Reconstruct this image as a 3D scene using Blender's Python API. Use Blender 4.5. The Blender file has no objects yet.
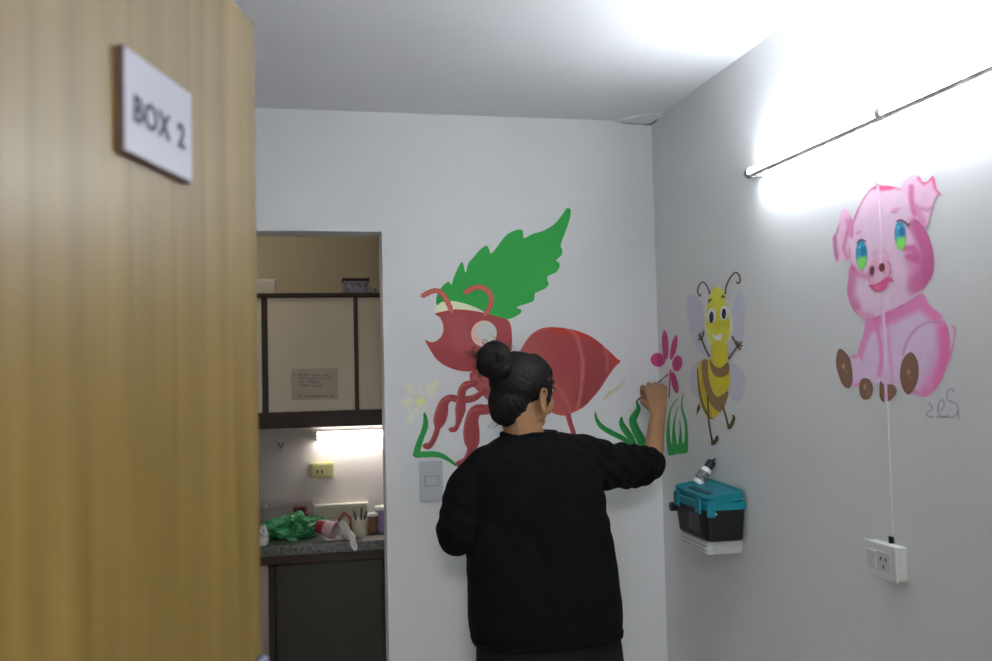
import bpy, bmesh, math, random
from mathutils import Vector, Matrix, noise, Quaternion
from mathutils.geometry import delaunay_2d_cdt
random.seed(7)
COL = bpy.context.scene.collection
PI = math.pi

# ------------------------------------------------------------------ camera model
YAW, PITCH, ROLL, F, CAMZ = 0.20491869, 0.04066295, -0.02265599, 900.0, 1.55
_f = Vector((math.sin(YAW)*math.cos(PITCH), math.cos(YAW)*math.cos(PITCH), math.sin(PITCH)))
_r = Vector((math.cos(YAW), -math.sin(YAW), 0)); _u = _r.cross(_f)
RT = _r*math.cos(ROLL)+_u*math.sin(ROLL); UP = -_r*math.sin(ROLL)+_u*math.cos(ROLL)
CAM = Vector((0, 0, CAMZ))
def ray(x, y): return RT*((x-496)/F)+UP*((330.5-y)/F)+_f
def P(x, y, Y):
    d = ray(x, y); return CAM+d*(Y/d.y)
def PX(x, y, X):
    d = ray(x, y); return CAM+d*(X/d.x)
D = 3.2          # back wall
XR = 1.288       # right wall
H = 2.47         # ceiling
XL = -0.86       # left wall
YF = 0.50        # front wall (inner face), with the doorway the picture looks through
TB = 0.13        # thickness of the back wall
KY = 4.25        # back of the kitchenette
KR, KL = 1.15, -1.25

# ------------------------------------------------------------------ colours / materials
def lin(c):
    c = c/255.0
    return c/12.92 if c <= .04045 else ((c+.055)/1.055)**2.4
def L3(rgb): return tuple(lin(v) for v in rgb)
def rel(rgb, wall=(172, 177, 184)):
    return tuple(min(.95, lin(a)/lin(b)*.78) for a, b in zip(rgb, wall))
MATS = {}
def mat(name, rgb, rough=.6, var=0., scale=8., bump=0., bscale=60., stretch=(1, 1, 1), metal=0., coat=0., emit=None, trans=0., alpha=1., linear=False, spec=.5, dark=None):
    if name in MATS: return MATS[name]
    m = bpy.data.materials.new(name); m.use_nodes = True
    nt = m.node_tree; b = nt.nodes['Principled BSDF']
    c = rgb if linear else L3(rgb)
    b.inputs['Base Color'].default_value = (*c, 1); b.inputs['Roughness'].default_value = rough
    b.inputs['Metallic'].default_value = metal; b.inputs['Coat Weight'].default_value = coat
    b.inputs['Transmission Weight'].default_value = trans; b.inputs['Alpha'].default_value = alpha
    b.inputs['Specular IOR Level'].default_value = spec
    tc = nt.nodes.new('ShaderNodeTexCoord'); mp = nt.nodes.new('ShaderNodeMapping')
    mp.inputs['Scale'].default_value = stretch
    nt.links.new(tc.outputs['Object'], mp.inputs['Vector'])
    if var > 0:
        n = nt.nodes.new('ShaderNodeTexNoise'); n.inputs['Scale'].default_value = scale; n.inputs['Detail'].default_value = 5
        r = nt.nodes.new('ShaderNodeValToRGB')
        d = L3(dark) if dark else tuple(v*(1-var) for v in c)
        r.color_ramp.elements[0].color = (*d, 1); r.color_ramp.elements[1].color = (*[min(1, v*(1+var*.4)) for v in c], 1)
        r.color_ramp.elements[0].position = .3; r.color_ramp.elements[1].position = .7
        nt.links.new(mp.outputs['Vector'], n.inputs['Vector']); nt.links.new(n.outputs['Fac'], r.inputs['Fac'])
        nt.links.new(r.outputs['Color'], b.inputs['Base Color'])
    if bump > 0:
        n2 = nt.nodes.new('ShaderNodeTexNoise'); n2.inputs['Scale'].default_value = bscale; n2.inputs['Detail'].default_value = 4
        bp = nt.nodes.new('ShaderNodeBump'); bp.inputs['Strength'].default_value = bump; bp.inputs['Distance'].default_value = .01
        nt.links.new(mp.outputs['Vector'], n2.inputs['Vector']); nt.links.new(n2.outputs['Fac'], bp.inputs['Height'])
        nt.links.new(bp.outputs['Normal'], b.inputs['Normal'])
    if emit:
        b.inputs['Emission Color'].default_value = (*emit[0], 1); b.inputs['Emission Strength'].default_value = emit[1]
    MATS[name] = m; return m

def attr_mat():
    m = bpy.data.materials.new('mural_paint'); m.use_nodes = True
    nt = m.node_tree; b = nt.nodes['Principled BSDF']
    a = nt.nodes.new('ShaderNodeAttribute'); a.attribute_name = 'Col'
    tc = nt.nodes.new('ShaderNodeTexCoord'); n = nt.nodes.new('ShaderNodeTexNoise'); n.inputs['Scale'].default_value = 45; n.inputs['Detail'].default_value = 4
    mr = nt.nodes.new('ShaderNodeMapRange'); mr.inputs['To Min'].default_value = .90; mr.inputs['To Max'].default_value = 1.08
    mx = nt.nodes.new('ShaderNodeVectorMath'); mx.operation = 'SCALE'
    nt.links.new(tc.outputs['Object'], n.inputs['Vector']); nt.links.new(n.outputs['Fac'], mr.inputs['Value'])
    nt.links.new(a.outputs['Color'], mx.inputs[0]); nt.links.new(mr.outputs['Result'], mx.inputs['Scale'])
    nt.links.new(mx.outputs['Vector'], b.inputs['Base Color']); b.inputs['Roughness'].default_value = .6; b.inputs['Specular IOR Level'].default_value = .25
    return m
PAINT = attr_mat()

WALLC = (.78, .78, .78)
M_wall = mat('wall_plaster', WALLC, .62, var=.03, scale=2.2, bump=.05, bscale=35, linear=True)
M_ceil = mat('ceiling_paint', (.76, .76, .775), .8, var=.03, scale=3, bump=.1, bscale=25, linear=True)
M_kwall = mat('kitchen_wall', (.60, .52, .38), .6, var=.06, scale=3, bump=.1, bscale=30, linear=True)
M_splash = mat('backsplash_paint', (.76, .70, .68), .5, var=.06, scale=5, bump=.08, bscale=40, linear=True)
M_floor = mat('floor_tile', (202, 198, 190), .35, var=.25, scale=9)
M_white = mat('white_plastic', (232, 233, 230), .35, var=.02, scale=20)
M_alu = mat('aluminium', (205, 208, 212), .5, metal=0., var=.05, scale=30)
M_black = mat('black_plastic', (17, 17, 19), .42, var=.2, scale=20)
M_dark = mat('dark_gap', (20, 18, 16), .8, var=.2)
M_teal = mat('teal_plastic', (5, 128, 140), .4, var=.06, scale=14)
M_brown = mat('dark_brown_wood', (52, 30, 20), .5, var=.35, scale=6, stretch=(1, 1, 8))
M_beige = mat('beige_laminate', (206, 194, 174), .5, var=.05, scale=4)
M_paper = mat('paper', (205, 200, 195), .8, var=.03, scale=10)
M_ink = mat('ink', (60, 60, 70), .7, var=.1)

# ------------------------------------------------------------------ object helpers
def link(name, me, m=None, parent=None, smooth=False):
    o = bpy.data.objects.new(name, me); COL.objects.link(o)
    if m is not None and not me.materials: me.materials.append(m)
    if parent: o.parent = parent
    if smooth:
        for p in me.polygons: p.use_smooth = True
    return o
def obj(name, bm, m, parent=None, smooth=False, bevel=0., origin=None):
    if bevel > 0:
        bmesh.ops.remove_doubles(bm, verts=bm.verts, dist=1e-6)
        es = [e for e in bm.edges if len(e.link_faces) == 2 and e.calc_face_angle(0) > .6]
        bmesh.ops.bevel(bm, geom=es, offset=bevel, segments=2, affect='EDGES', profile=.7)
    bmesh.ops.recalc_face_normals(bm, faces=bm.faces)
    me = bpy.data.meshes.new(name); bm.to_mesh(me); bm.free()
    o = link(name, me, m, None, smooth)
    if origin is not None:
        me.transform(Matrix.Translation(-Vector(origin))); o.location = origin
    if parent:
        o.parent = parent
        o.location = o.location-parent.location
    return o
def tag(o, label=None, cat=None, group=None, kind=None):
    if label: o['label'] = label
    if cat: o['category'] = cat
    if group: o['group'] = group
    if kind: o['kind'] = kind
    return o
def thing(name, label, cat, loc, group=None):
    o = bpy.data.objects.new(name, None); COL.objects.link(o); o.location = loc; o.empty_display_size = .05
    return tag(o, label, cat, group)
def box(bm, a, b, M=None):
    a, b = Vector(a), Vector(b); vs = []
    for z in (a.z, b.z):
        for x, y in ((a.x, a.y), (b.x, a.y), (b.x, b.y), (a.x, b.y)):
            v = Vector((x, y, z)); vs.append(bm.verts.new(M@v if M else v))
    for f in ((3, 2, 1, 0), (4, 5, 6, 7), (0, 1, 5, 4), (1, 2, 6, 5), (2, 3, 7, 6), (3, 0, 4, 7)):
        bm.faces.new([vs[i] for i in f])
    return vs
def B(*boxes, M=None):
    bm = bmesh.new()
    for a, b in boxes: box(bm, a, b, M)
    return bm
def frame_of(d):
    d = d.normalized(); t = Vector((0, 0, 1)) if abs(d.z) < .9 else Vector((1, 0, 0))
    a = d.cross(t).normalized(); return a, d.cross(a).normalized(), d
def tube(bm, pts, r, seg=10, cap=True):
    pts = [Vector(p) for p in pts]; n = len(pts); rs = r if isinstance(r, (list, tuple)) else [r]*n; rings = []
    a = None
    for i, p in enumerate(pts):
        d = (pts[min(i+1, n-1)]-pts[max(i-1, 0)]).normalized()
        if a is None: a, b, _ = frame_of(d)
        else:
            a = (a-d*a.dot(d)).normalized(); b = d.cross(a)
        rings.append([bm.verts.new(p+(a*math.cos(2*PI*k/seg)+b*math.sin(2*PI*k/seg))*rs[i]) for k in range(seg)])
    for i in range(n-1):
        for k in range(seg):
            bm.faces.new((rings[i][k], rings[i][(k+1) % seg], rings[i+1][(k+1) % seg], rings[i+1][k]))
    if cap: bm.faces.new(rings[0][::-1]); bm.faces.new(rings[-1])
    return bm
def capsule(bm, a, b, ra, rb, seg=16):
    a, b = Vector(a), Vector(b); d = (b-a); L = d.length; d = d.normalized()
    pts, rs = [], []
    for t in (-88, -65, -40, -18, 0): pts.append(a+d*ra*math.sin(math.radians(t))); rs.append(ra*math.cos(math.radians(t)))
    for t in (0, 18, 40, 65, 88): pts.append(b+d*rb*math.sin(math.radians(t))); rs.append(rb*math.cos(math.radians(t)))
    x, y, _ = frame_of(d); rings = []
    for p, r in zip(pts, rs):
        rings.append([bm.verts.new(p+(x*math.cos(2*PI*k/seg)+y*math.sin(2*PI*k/seg))*r) for k in range(seg)])
    for i in range(len(rings)-1):
        for k in range(seg): bm.faces.new((rings[i][k], rings[i][(k+1) % seg], rings[i+1][(k+1) % seg], rings[i+1][k]))
    bm.faces.new(rings[0][::-1]); bm.faces.new(rings[-1])
def ellipsoid(bm, c, s, M=None, sub=3):
    r = bmesh.ops.create_icosphere(bm, subdivisions=sub, radius=1.)
    for v in r['verts']:
        q = Vector((v.co.x*s[0], v.co.y*s[1], v.co.z*s[2]))+Vector(c)
        v.co = M@q if M else q
def loft(bm, rings, seg=40, M=None, p=2.0, cap=True):
    """rings: (cx, cy, z, hx, hy)"""
    R = []
    for cx, cy, z, hx, hy in rings:
        row = []
        for k in range(seg):
            t = 2*PI*k/seg; c, s = math.cos(t), math.sin(t)
            v = Vector((cx+hx*math.copysign(abs(c)**(2/p), c), cy+hy*math.copysign(abs(s)**(2/p), s), z))
            row.append(bm.verts.new(M@v if M else v))
        R.append(row)
    for i in range(len(R)-1):
        for k in range(seg): bm.faces.new((R[i][k], R[i][(k+1) % seg], R[i+1][(k+1) % seg], R[i+1][k]))
    if cap: bm.faces.new(R[0][::-1]); bm.faces.new(R[-1])
def remeshed(bm, voxel, smooth=4, fac=.5):
    bmesh.ops.recalc_face_normals(bm, faces=bm.faces)
    me = bpy.data.meshes.new('tmp'); bm.to_mesh(me); bm.free()
    o = bpy.data.objects.new('tmp', me); COL.objects.link(o)
    md = o.modifiers.new('r', 'REMESH'); md.mode = 'VOXEL'; md.voxel_size = voxel; md.use_smooth_shade = True
    if smooth:
        s = o.modifiers.new('s', 'SMOOTH'); s.iterations = smooth; s.factor = fac
    bpy.context.view_layer.update()
    dg = bpy.context.evaluated_depsgraph_get()
    out = bpy.data.meshes.new_from_object(o.evaluated_get(dg))
    bpy.data.objects.remove(o); bpy.data.meshes.remove(me)
    return out
def displace(me, fn):
    me.update(); ns = [v.normal.copy() for v in me.vertices]
    for v, n in zip(me.vertices, ns): v.co = v.co+n*fn(v.co, n)
    me.update()
def lathe(bm, prof, M, seg=24, cap=True):
    R = []
    for r, z in prof: R.append([bm.verts.new(M@Vector((r*math.cos(2*PI*k/seg), r*math.sin(2*PI*k/seg), z))) for k in range(seg)])
    for i in range(len(R)-1):
        for k in range(seg): bm.faces.new((R[i][k], R[i][(k+1) % seg], R[i+1][(k+1) % seg], R[i+1][k]))
    if cap: bm.faces.new(R[0][::-1]); bm.faces.new(R[-1])
    return bm

# ------------------------------------------------------------------ wall painting helpers
def crop(ox, oy, k): return lambda pts: [(ox+p[0]/k, oy+p[1]/k)+tuple(q/k for q in p[2:]) for p in pts]
def catmull(pts, n=4, closed=True):
    N = len(pts); out = []
    rng = range(N if closed else N-1)
    for i in rng:
        g = (lambda j: pts[j % N]) if closed else (lambda j: pts[max(0, min(N-1, j))])
        p0, p1, p2, p3 = g(i-1), g(i), g(i+1), g(i+2)
        for s in range(n):
            t = s/n
            out.append(tuple(.5*((2*b)+(-a+c)*t+(2*a-5*b+4*c-d)*t*t+(-a+3*b-3*c+d)*t**3) for a, b, c, d in zip(p0, p1, p2, p3)))
    if not closed: out.append(tuple(pts[-1]))
    return out
def stroke_poly(pts, n=5):
    c = catmull(pts, n, False); Lf, Rt = [], []
    for i, p in enumerate(c):
        a = c[max(0, i-1)]; b = c[min(len(c)-1, i+1)]
        dx, dy = b[0]-a[0], b[1]-a[1]; l = math.hypot(dx, dy) or 1
        nx, ny = -dy/l, dx/l; w = max(p[2], .12)
        Lf.append((p[0]+nx*w, p[1]+ny*w)); Rt.append((p[0]-nx*w, p[1]-ny*w))
    def cap(p, q, w):   # rounded end
        l = math.hypot(p[0]-q[0], p[1]-q[1]) or 1; dx, dy = (p[0]-q[0])/l*w, (p[1]-q[1])/l*w
        return (p[0]+dx, p[1]+dy)
    w0, w1 = max(c[0][2], .12), max(c[-1][2], .12)
    return [cap(c[0], c[1], w0*.9)]+Lf+[cap(c[-1], c[-2], w1*.9)]+Rt[::-1]
def ellipse(cx, cy, rx, ry, tilt=0, n=28):
    t = math.radians(tilt); o = []
    for i in range(n):
        a = 2*PI*i/n; x, y = rx*math.cos(a), ry*math.sin(a)
        o.append((cx+x*math.cos(t)-y*math.sin(t), cy+x*math.sin(t)+y*math.cos(t)))
    return o
def inside(p, poly):
    x, y = p; c = False; j = len(poly)-1
    for i in range(len(poly)):
        xi, yi = poly[i]; xj, yj = poly[j]
        if (yi > y) != (yj > y) and x < (xj-xi)*(y-yi)/(yj-yi)+xi: c = not c
        j = i
    return c
def dseg(p, a, b):
    ax, ay = a[0], a[1]; bx, by = b[0]-ax, b[1]-ay; l = bx*bx+by*by
    t = 0 if l == 0 else max(0, min(1, ((p[0]-ax)*bx+(p[1]-ay)*by)/l))
    return math.hypot(p[0]-ax-bx*t, p[1]-ay-by*t)
def dline(p, pts): return min(dseg(p, pts[i], pts[i+1]) for i in range(len(pts)-1)) if len(pts) > 1 else math.hypot(p[0]-pts[0][0], p[1]-pts[0][1])
def sstep(t): t = max(0., min(1., t)); return t*t*(3-2*t)
def to_wall(x, y, wall, off):
    if wall == 'b' or wall == 'a':
        p = P(x, y, D)
        if wall == 'b' or p.x <= XR-.002: p.y -= off; return p
    p = PX(x, y, XR); p.x -= off
    if wall == 'a' and p.y > D-.001: p.y = D-.001
    return p
PCOUNT = [0]
TONE = .95      # how deep the paints of one mural are
def paint(name, parent, polys, color, wall='b', layer=1, grid=0, shades=(), ref=None, fade=None, n_label=None):
    """polys: image outlines projected on the real wall plane; shades: (points, width, softness, colour, opacity)"""
    ref = ref or ((172, 177, 184) if wall == 'b' else (160, 168, 172))
    tn = lambda c: tuple(v*TONE for v in c)
    base = rel(tn(color), ref); sh = [(s[0], s[1], s[2], rel(tn(s[3]), ref), s[4]) for s in shades]
    me = bpy.data.meshes.new(name); V, Fc, Cc = [], [], []
    for poly in polys:
        PCOUNT[0] += 1; lay = layer+.06*(PCOUNT[0] % 14)
        poly = [(p[0], p[1]) for p in poly]; vs = [Vector(p) for p in poly]
        n = len(vs); es = [(i, (i+1) % n) for i in range(n)]
        if grid:
            x0, x1 = min(p[0] for p in poly), max(p[0] for p in poly); y0, y1 = min(p[1] for p in poly), max(p[1] for p in poly)
            y = y0+grid*.37
            while y < y1:
                x = x0+grid*.41
                while x < x1:
                    if inside((x, y), poly): vs.append(Vector((x, y)))
                    x += grid
                y += grid
        r = delaunay_2d_cdt(vs, es, [], 1, 1e-4)
        b0 = len(V); edge = poly+[poly[0]]
        for v in r[0]:
            V.append(to_wall(v.x, v.y, wall, .00028*lay)); c = list(base)
            for pts, w, s, sc, op in sh:
                d = dline(v, pts); k = sstep(1-(d-w)/s)*op if s > 0 else (op if d < w else 0)
                c = [c[i]*(1-k)+sc[i]*k for i in range(3)]
            if fade:
                k = sstep(dline(v, edge)/fade[0])*fade[1]
                c = [.78*(1-k)+c[i]*k for i in range(3)]
            Cc.append((*c, 1))
        for f in r[2]: Fc.append([b0+i for i in f])
    me.from_pydata([tuple(v) for v in V], [], Fc); me.update()
    nrm = Vector((0, -1, 0)) if wall != 'r' else Vector((-1, 0, 0))
    flip = [p.index for p in me.polygons if p.normal.dot(nrm) < 0]
    if flip:
        bm = bmesh.new(); bm.from_mesh(me); bm.faces.ensure_lookup_table()
        bmesh.ops.reverse_faces(bm, faces=[bm.faces[i] for i in flip]); bm.to_mesh(me); bm.free()
    at = me.color_attributes.new('Col', 'FLOAT_COLOR', 'POINT')
    for i, c in enumerate(Cc): at.data[i].color = c
    me.materials.append(PAINT)
    o = bpy.data.objects.new(name, me); COL.objects.link(o)
    if parent:
        me.transform(Matrix.Translation(-parent.location)); o.parent = parent
    else:
        c = sum((Vector(v) for v in V), Vector())/len(V); me.transform(Matrix.Translation(-c)); o.location = c
    return o

# ================================================================== THE SETTING
def struct(name, bm, m, parent=None, bevel=0):
    o = obj(name, bm, m, parent, bevel=bevel)
    if not parent: o['kind'] = 'structure'
    return o
struct('floor', B(((-2.2, -1.6, -.1), (2.2, KY+.1, 0))), M_floor)
struct('ceiling', B(((-2.2, -1.6, H), (2.2, KY+.1, H+.1))), M_ceil)
OX0, OX1, OZ = -.56, P(385, 420, D).x, P(300, 231, D).z
struct('wall_back', B(((XL, D, 0), (OX0, D+TB, H)), ((OX1, D, 0), (XR, D+TB, H)), ((OX0, D, OZ), (OX1, D+TB, H))), M_wall)
struct('wall_right', B(((XR, YF-.12, 0), (XR+.12, D+TB, H))), M_wall)
struct('wall_left', B(((XL-.12, YF-.12, 0), (XL, D+TB, H))), M_wall)
FX0, FX1, FZ = -.36, .56, 2.10
struct('wall_front', B(((XL, YF-.12, 0), (FX0, YF, H)), ((FX1, YF-.12, 0), (XR, YF, H)), ((FX0, YF-.12, FZ), (FX1, YF, H))), M_wall)
# corridor the picture is taken from
struct('wall_corridor', B(((-2.2, -1.7, 0), (2.2, -1.6, H))), M_wall)
struct('wall_corridor_left', B(((-2.2, -1.6, 0), (-2.1, YF, H)), ((-2.1, YF-.12, 0), (XL-.12, YF, H))), M_wall)
struct('wall_corridor_right', B(((2.1, -1.6, 0), (2.2, YF, H)), ((XR+.12, YF-.12, 0), (2.1, YF, H))), M_wall)
# kitchenette walls
KF = D+TB
struct('wall_kitchen_back', B(((KL, KY, 0), (KR, KY+.1, H))), M_kwall)
struct('wall_kitchen_left', B(((KL-.1, KF, 0), (KL, KY+.1, H)), ((KL-.1, KF-.1, 0), (XL-.12, KF, H))), M_kwall)
struct('wall_kitchen_right', B(((KR, KF, 0), (KR+.1, KY+.1, H))), M_kwall)
# skim of lighter paint over the worktop
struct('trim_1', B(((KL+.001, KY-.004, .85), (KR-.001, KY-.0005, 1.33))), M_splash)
struct('baseboard_back', B(((OX1, D-.012, 0), (XR-.012, D-.0005, .08)), ((XL+.012, D-.012, 0), (OX0, D-.0005, .08))), M_white)
struct('baseboard_right', B(((XR-.012, YF, 0), (XR-.0005, D-.0005, .08))), M_white)
# loose plaster patch in the ceiling corner
def onceil(x, y):
    d = ray(x, y); return CAM+d*((H-CAMZ)/d.z)
pp = [onceil(604, 117), onceil(612, 121.5), onceil(630, 123), onceil(650, 122.5), onceil(664, 110), onceil(650, 109), onceil(625, 108.5)]
bm = bmesh.new()
pp = [Vector((min(p.x, XR-.001), min(p.y, D-.001), H)) for p in pp]
pp = [Vector((XR-.15, D-.001, H)), Vector((XR-.001, D-.001, H)), Vector((XR-.001, D-.11, H)), Vector((XR-.03, D-.12, H)), Vector((XR-.08, D-.09, H)), Vector((XR-.13, D-.05, H))]
lo = [bm.verts.new(p-Vector((0, 0, .005+.003*(i % 3)))) for i, p in enumerate(pp)]; hi = [bm.verts.new(p-Vector((0, 0, .0005))) for p in pp]
bm.faces.new(lo); bm.faces.new(hi[::-1])
for i in range(len(pp)): bm.faces.new((lo[i], lo[(i+1) % len(pp)], hi[(i+1) % len(pp)], hi[i]))
struct('trim_2', bm, M_ceil)
bm = bmesh.new()
tube(bm, [(XR-.12, D-.002, H-.010), (XR-.08, D-.003, H-.011), (XR-.04, D-.003, H-.011), (XR-.008, D-.004, H-.012), (XR-.004, D-.03, H-.011), (XR-.003, D-.07, H-.009), (XR-.003, D-.10, H-.006)], [.0008, .0014, .0010, .0024, .003, .0016, .0008], 6)
struct('trim_3', bm, mat('crack', (96, 98, 96), .9, var=.3))

# ---- the open door, hinged on the front wall
ED = Vector((-.0699, 1.2887, 0)); HG = ED-Vector((math.sin(math.radians(16)), math.cos(math.radians(16)), 0))*.80
def wood():
    m = bpy.data.materials.new('lacquered_pine'); m.use_nodes = True; nt = m.node_tree; b = nt.nodes['Principled BSDF']
    tc = nt.nodes.new('ShaderNodeTexCoord'); mp = nt.nodes.new('ShaderNodeMapping'); mp.inputs['Scale'].default_value = (1, 14, .55)
    n = nt.nodes.new('ShaderNodeTexNoise'); n.inputs['Scale'].default_value = 2.2; n.inputs['Detail'].default_value = 6; n.inputs['Distortion'].default_value = .4
    r = nt.nodes.new('ShaderNodeValToRGB'); r.color_ramp.elements[0].color = (*L3((116, 91, 26)), 1); r.color_ramp.elements[1].color = (*L3((146, 119, 56)), 1)
    r.color_ramp.elements[0].position = .32; r.color_ramp.elements[1].position = .68
    nt.links.new(tc.outputs['Object'], mp.inputs['Vector']); nt.links.new(mp.outputs['Vector'], n.inputs['Vector'])
    nt.links.new(n.outputs['Fac'], r.inputs['Fac']); nt.links.new(r.outputs['Color'], b.inputs['Base Color'])
    b.inputs['Roughness'].default_value = .42; b.inputs['Coat Weight'].default_value = .2; b.inputs['Coat Roughness'].default_value = .28
    return m
M_wood = wood()
door = obj('door_1', B(((-.038, 0, .008), (0, .80, 2.04))), M_wood, bevel=.002)
door['kind'] = 'structure'
door.location = HG; door.rotation_euler = (0, 0, -math.radians(16))
def door_part(name, bm, m, **k):
    bmesh.ops.recalc_face_normals(bm, faces=bm.faces)
    o = obj(name, bm, m, **k); o.parent = door; return o
M_hand = mat('brushed_steel', (120, 126, 150), .35, metal=.8, var=.1, scale=40)
def door_plane(px, py, x):      # where the ray meets a plane parallel to the door's face
    Mi = (Matrix.Translation(HG)@Matrix.Rotation(-math.radians(16), 4, 'Z')).inverted()
    o = Mi@CAM; d = Mi.to_3x3()@ray(px, py); t = (x-o.x)/d.x; return o+d*t
hk = door_plane(261, 659.5, .040); hy, hz = hk.y, hk.z
door_part('handle_plate', B(((.0005, hy-.018, hz-.15), (.006, hy+.018, hz-.03))), M_hand, bevel=.003)
bm = bmesh.new(); tube(bm, [(.004, hy, hz-.045), (.022, hy, hz-.043), (.036, hy, hz-.034), (.041, hy, hz-.018), (.041, hy, hz-.002), (.040, hy, hz+.006)], [.010, .010, .010, .010, .009, .004], 14)
tube(bm, [(.022, hy, hz-.044), (.030, hy-.03, hz-.046), (.034, hy-.08, hz-.050), (.034, hy-.115, hz-.050)], [.009, .009, .008, .006], 12)
door_part('door_handle', bm, M_hand, smooth=True)
# lettered plate on the door
def door_pt(px, py):      # where the ray meets the door's face
    Mi = (Matrix.Translation(HG)@Matrix.Rotation(-math.radians(16), 4, 'Z')).inverted()
    o = Mi@CAM; d = Mi.to_3x3()@ray(px, py); t = (0-o.x)/d.x; return o+d*t
c4 = [door_pt(*p) for p in ((118, 45), (190, 100), (188, 188), (118, 150))]
y0, y1 = (c4[0].y+c4[3].y)/2, (c4[1].y+c4[2].y)/2; z0, z1 = (c4[2].z+c4[3].z)/2, (c4[0].z+c4[1].z)/2
y0 -= .005; y1 -= .014; SW, SH = y1-y0, z1-z0+.001
sign = obj('door_sign', B(((0, -SW/2, -SH/2), (.007, SW/2, SH/2))), mat('sign_side', (70, 48, 45), .5, var=.2), bevel=.001)
SM = Matrix.Translation(HG)@Matrix.Rotation(-math.radians(16), 4, 'Z')@Matrix.Translation((.0006, (y0+y1)/2, (z0+z1)/2))
sign.matrix_world = SM
tag(sign, 'small white plate lettered BOX 2 on the open wooden door', 'sign')
o = obj('sign_face', B(((.0072, -SW/2+.002, -SH/2+.003), (.0087, SW/2-.001, SH/2-.002))), mat('sign_white', (186, 184, 196), .3, var=.03, scale=12)); o.parent = sign
FONT = {'B': ['1110', '1001', '1110', '1001', '1110'], 'O': ['0110', '1001', '1001', '1001', '0110'], 'X': ['1001', '1001', '0110', '1001', '1001'], '2': ['1110', '0001', '0110', '1000', '1111']}
def text_mesh(s, size):
    cu = bpy.data.curves.new('t', 'FONT'); cu.body = s; cu.size = size; cu.extrude = .0006; cu.align_x = 'CENTER'; cu.offset = size*.022; cu.space_character = 1.12; cu.space_word = 1.5
    ob = bpy.data.objects.new('t', cu); COL.objects.link(ob); bpy.context.view_layer.update()
    me = bpy.data.meshes.new_from_object(ob.evaluated_get(bpy.context.evaluated_depsgraph_get()))
    bpy.data.objects.remove(ob); return me
me = text_mesh('BOX 2', .037)
# stand the text upright in the plate's own frame (reading from hinge to edge)
me.transform(Matrix(((0, 0, 1, .0091), (1, 0, 0, -.002), (0, 1, 0, -.017), (0, 0, 0, 1))))
o = link('sign_lettering', me, mat('sign_ink', (62, 66, 84), .6, var=.1)); o.parent = sign
# door frame round the doorway
fb = [((FX0, YF-.13, 0), (FX0+.03, YF+.0, FZ)), ((FX1-.03, YF-.13, 0), (FX1, YF+.0, FZ)), ((FX0, YF-.13, FZ-.03), (FX1, YF+.0, FZ))]
fr = struct('trim_4', B(*fb), M_wood)

# ================================================================== LIGHT FITTINGS
XC = XR-.045
_a, _b = PX(751, 173.0, XC), PX(990, 64, XC)
LZ = (_a.z+_b.z)/2; TA = _a.y; TBY = TA-1.21
lamp = thing('wall_lamp', 'bright fluorescent tube lamp fixed on the right wall above the painted pig', 'lamp', (XR, 1.85, LZ))
EM = mat('tube_glow', (255, 255, 255), .4, emit=((.87, .93, 1.0), 25))
def wall_tube(yA, yB, xc, z, r, parent, arcs, nm_glow, nm_back, m1, m2):
    for nm, a0, a1, mm, rr in ((nm_glow, arcs[0], arcs[1], m1, r), (nm_back, arcs[1], arcs[0]+360, m2, r*1.06)):
        bm = bmesh.new(); rows = []
        for k in range(13):
            a = math.radians(a0+(a1-a0)*k/12)
            rows.append([bm.verts.new((xc+rr*math.cos(a), y, z+rr*math.sin(a))) for y in (yA, yB)])
        for k in range(12): bm.faces.new((rows[k][0], rows[k][1], rows[k+1][1], rows[k+1][0]))
        if nm == nm_back:
            ex = bmesh.ops.extrude_face_region(bm, geom=bm.faces[:])
            for v in ex['geom']:
                if isinstance(v, bmesh.types.BMVert):
                    v.co.x = xc+(v.co.x-xc)*.82; v.co.z = z+(v.co.z-z)*.82
        obj(nm, bm, mm, parent, smooth=False)
wall_tube(TA, TBY, XC, LZ, .0135, lamp, (-72, 209), 'tube', 'tube_back', EM, M_alu)
for y in (TA+.006, TBY-.006):
    bm = bmesh.new(); tube(bm, [(XC, y-.010, LZ), (XC, y+.010, LZ)], .0150, 16)
    box(bm, (XC-.008, y-.004, LZ-.009), (XR-.001, y+.010, LZ+.009))
    obj('end_cap', bm, mat('grey_plastic', (140, 142, 145), .5, var=.05), lamp)
bm = bmesh.new(); tube(bm, [(XC, TA-.615, LZ), (XC, TA-.595, LZ)], .0163, 16); box(bm, (XC, TA-.612, LZ-.008), (XR-.001, TA-.598, LZ+.008))
obj('clip', bm, M_white, lamp)
bm = B(((XR-.018, TBY+.02, LZ-.007), (XR-.001, TA-.02, LZ+.007)))
obj('mounting_rail', bm, M_white, lamp)
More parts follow.
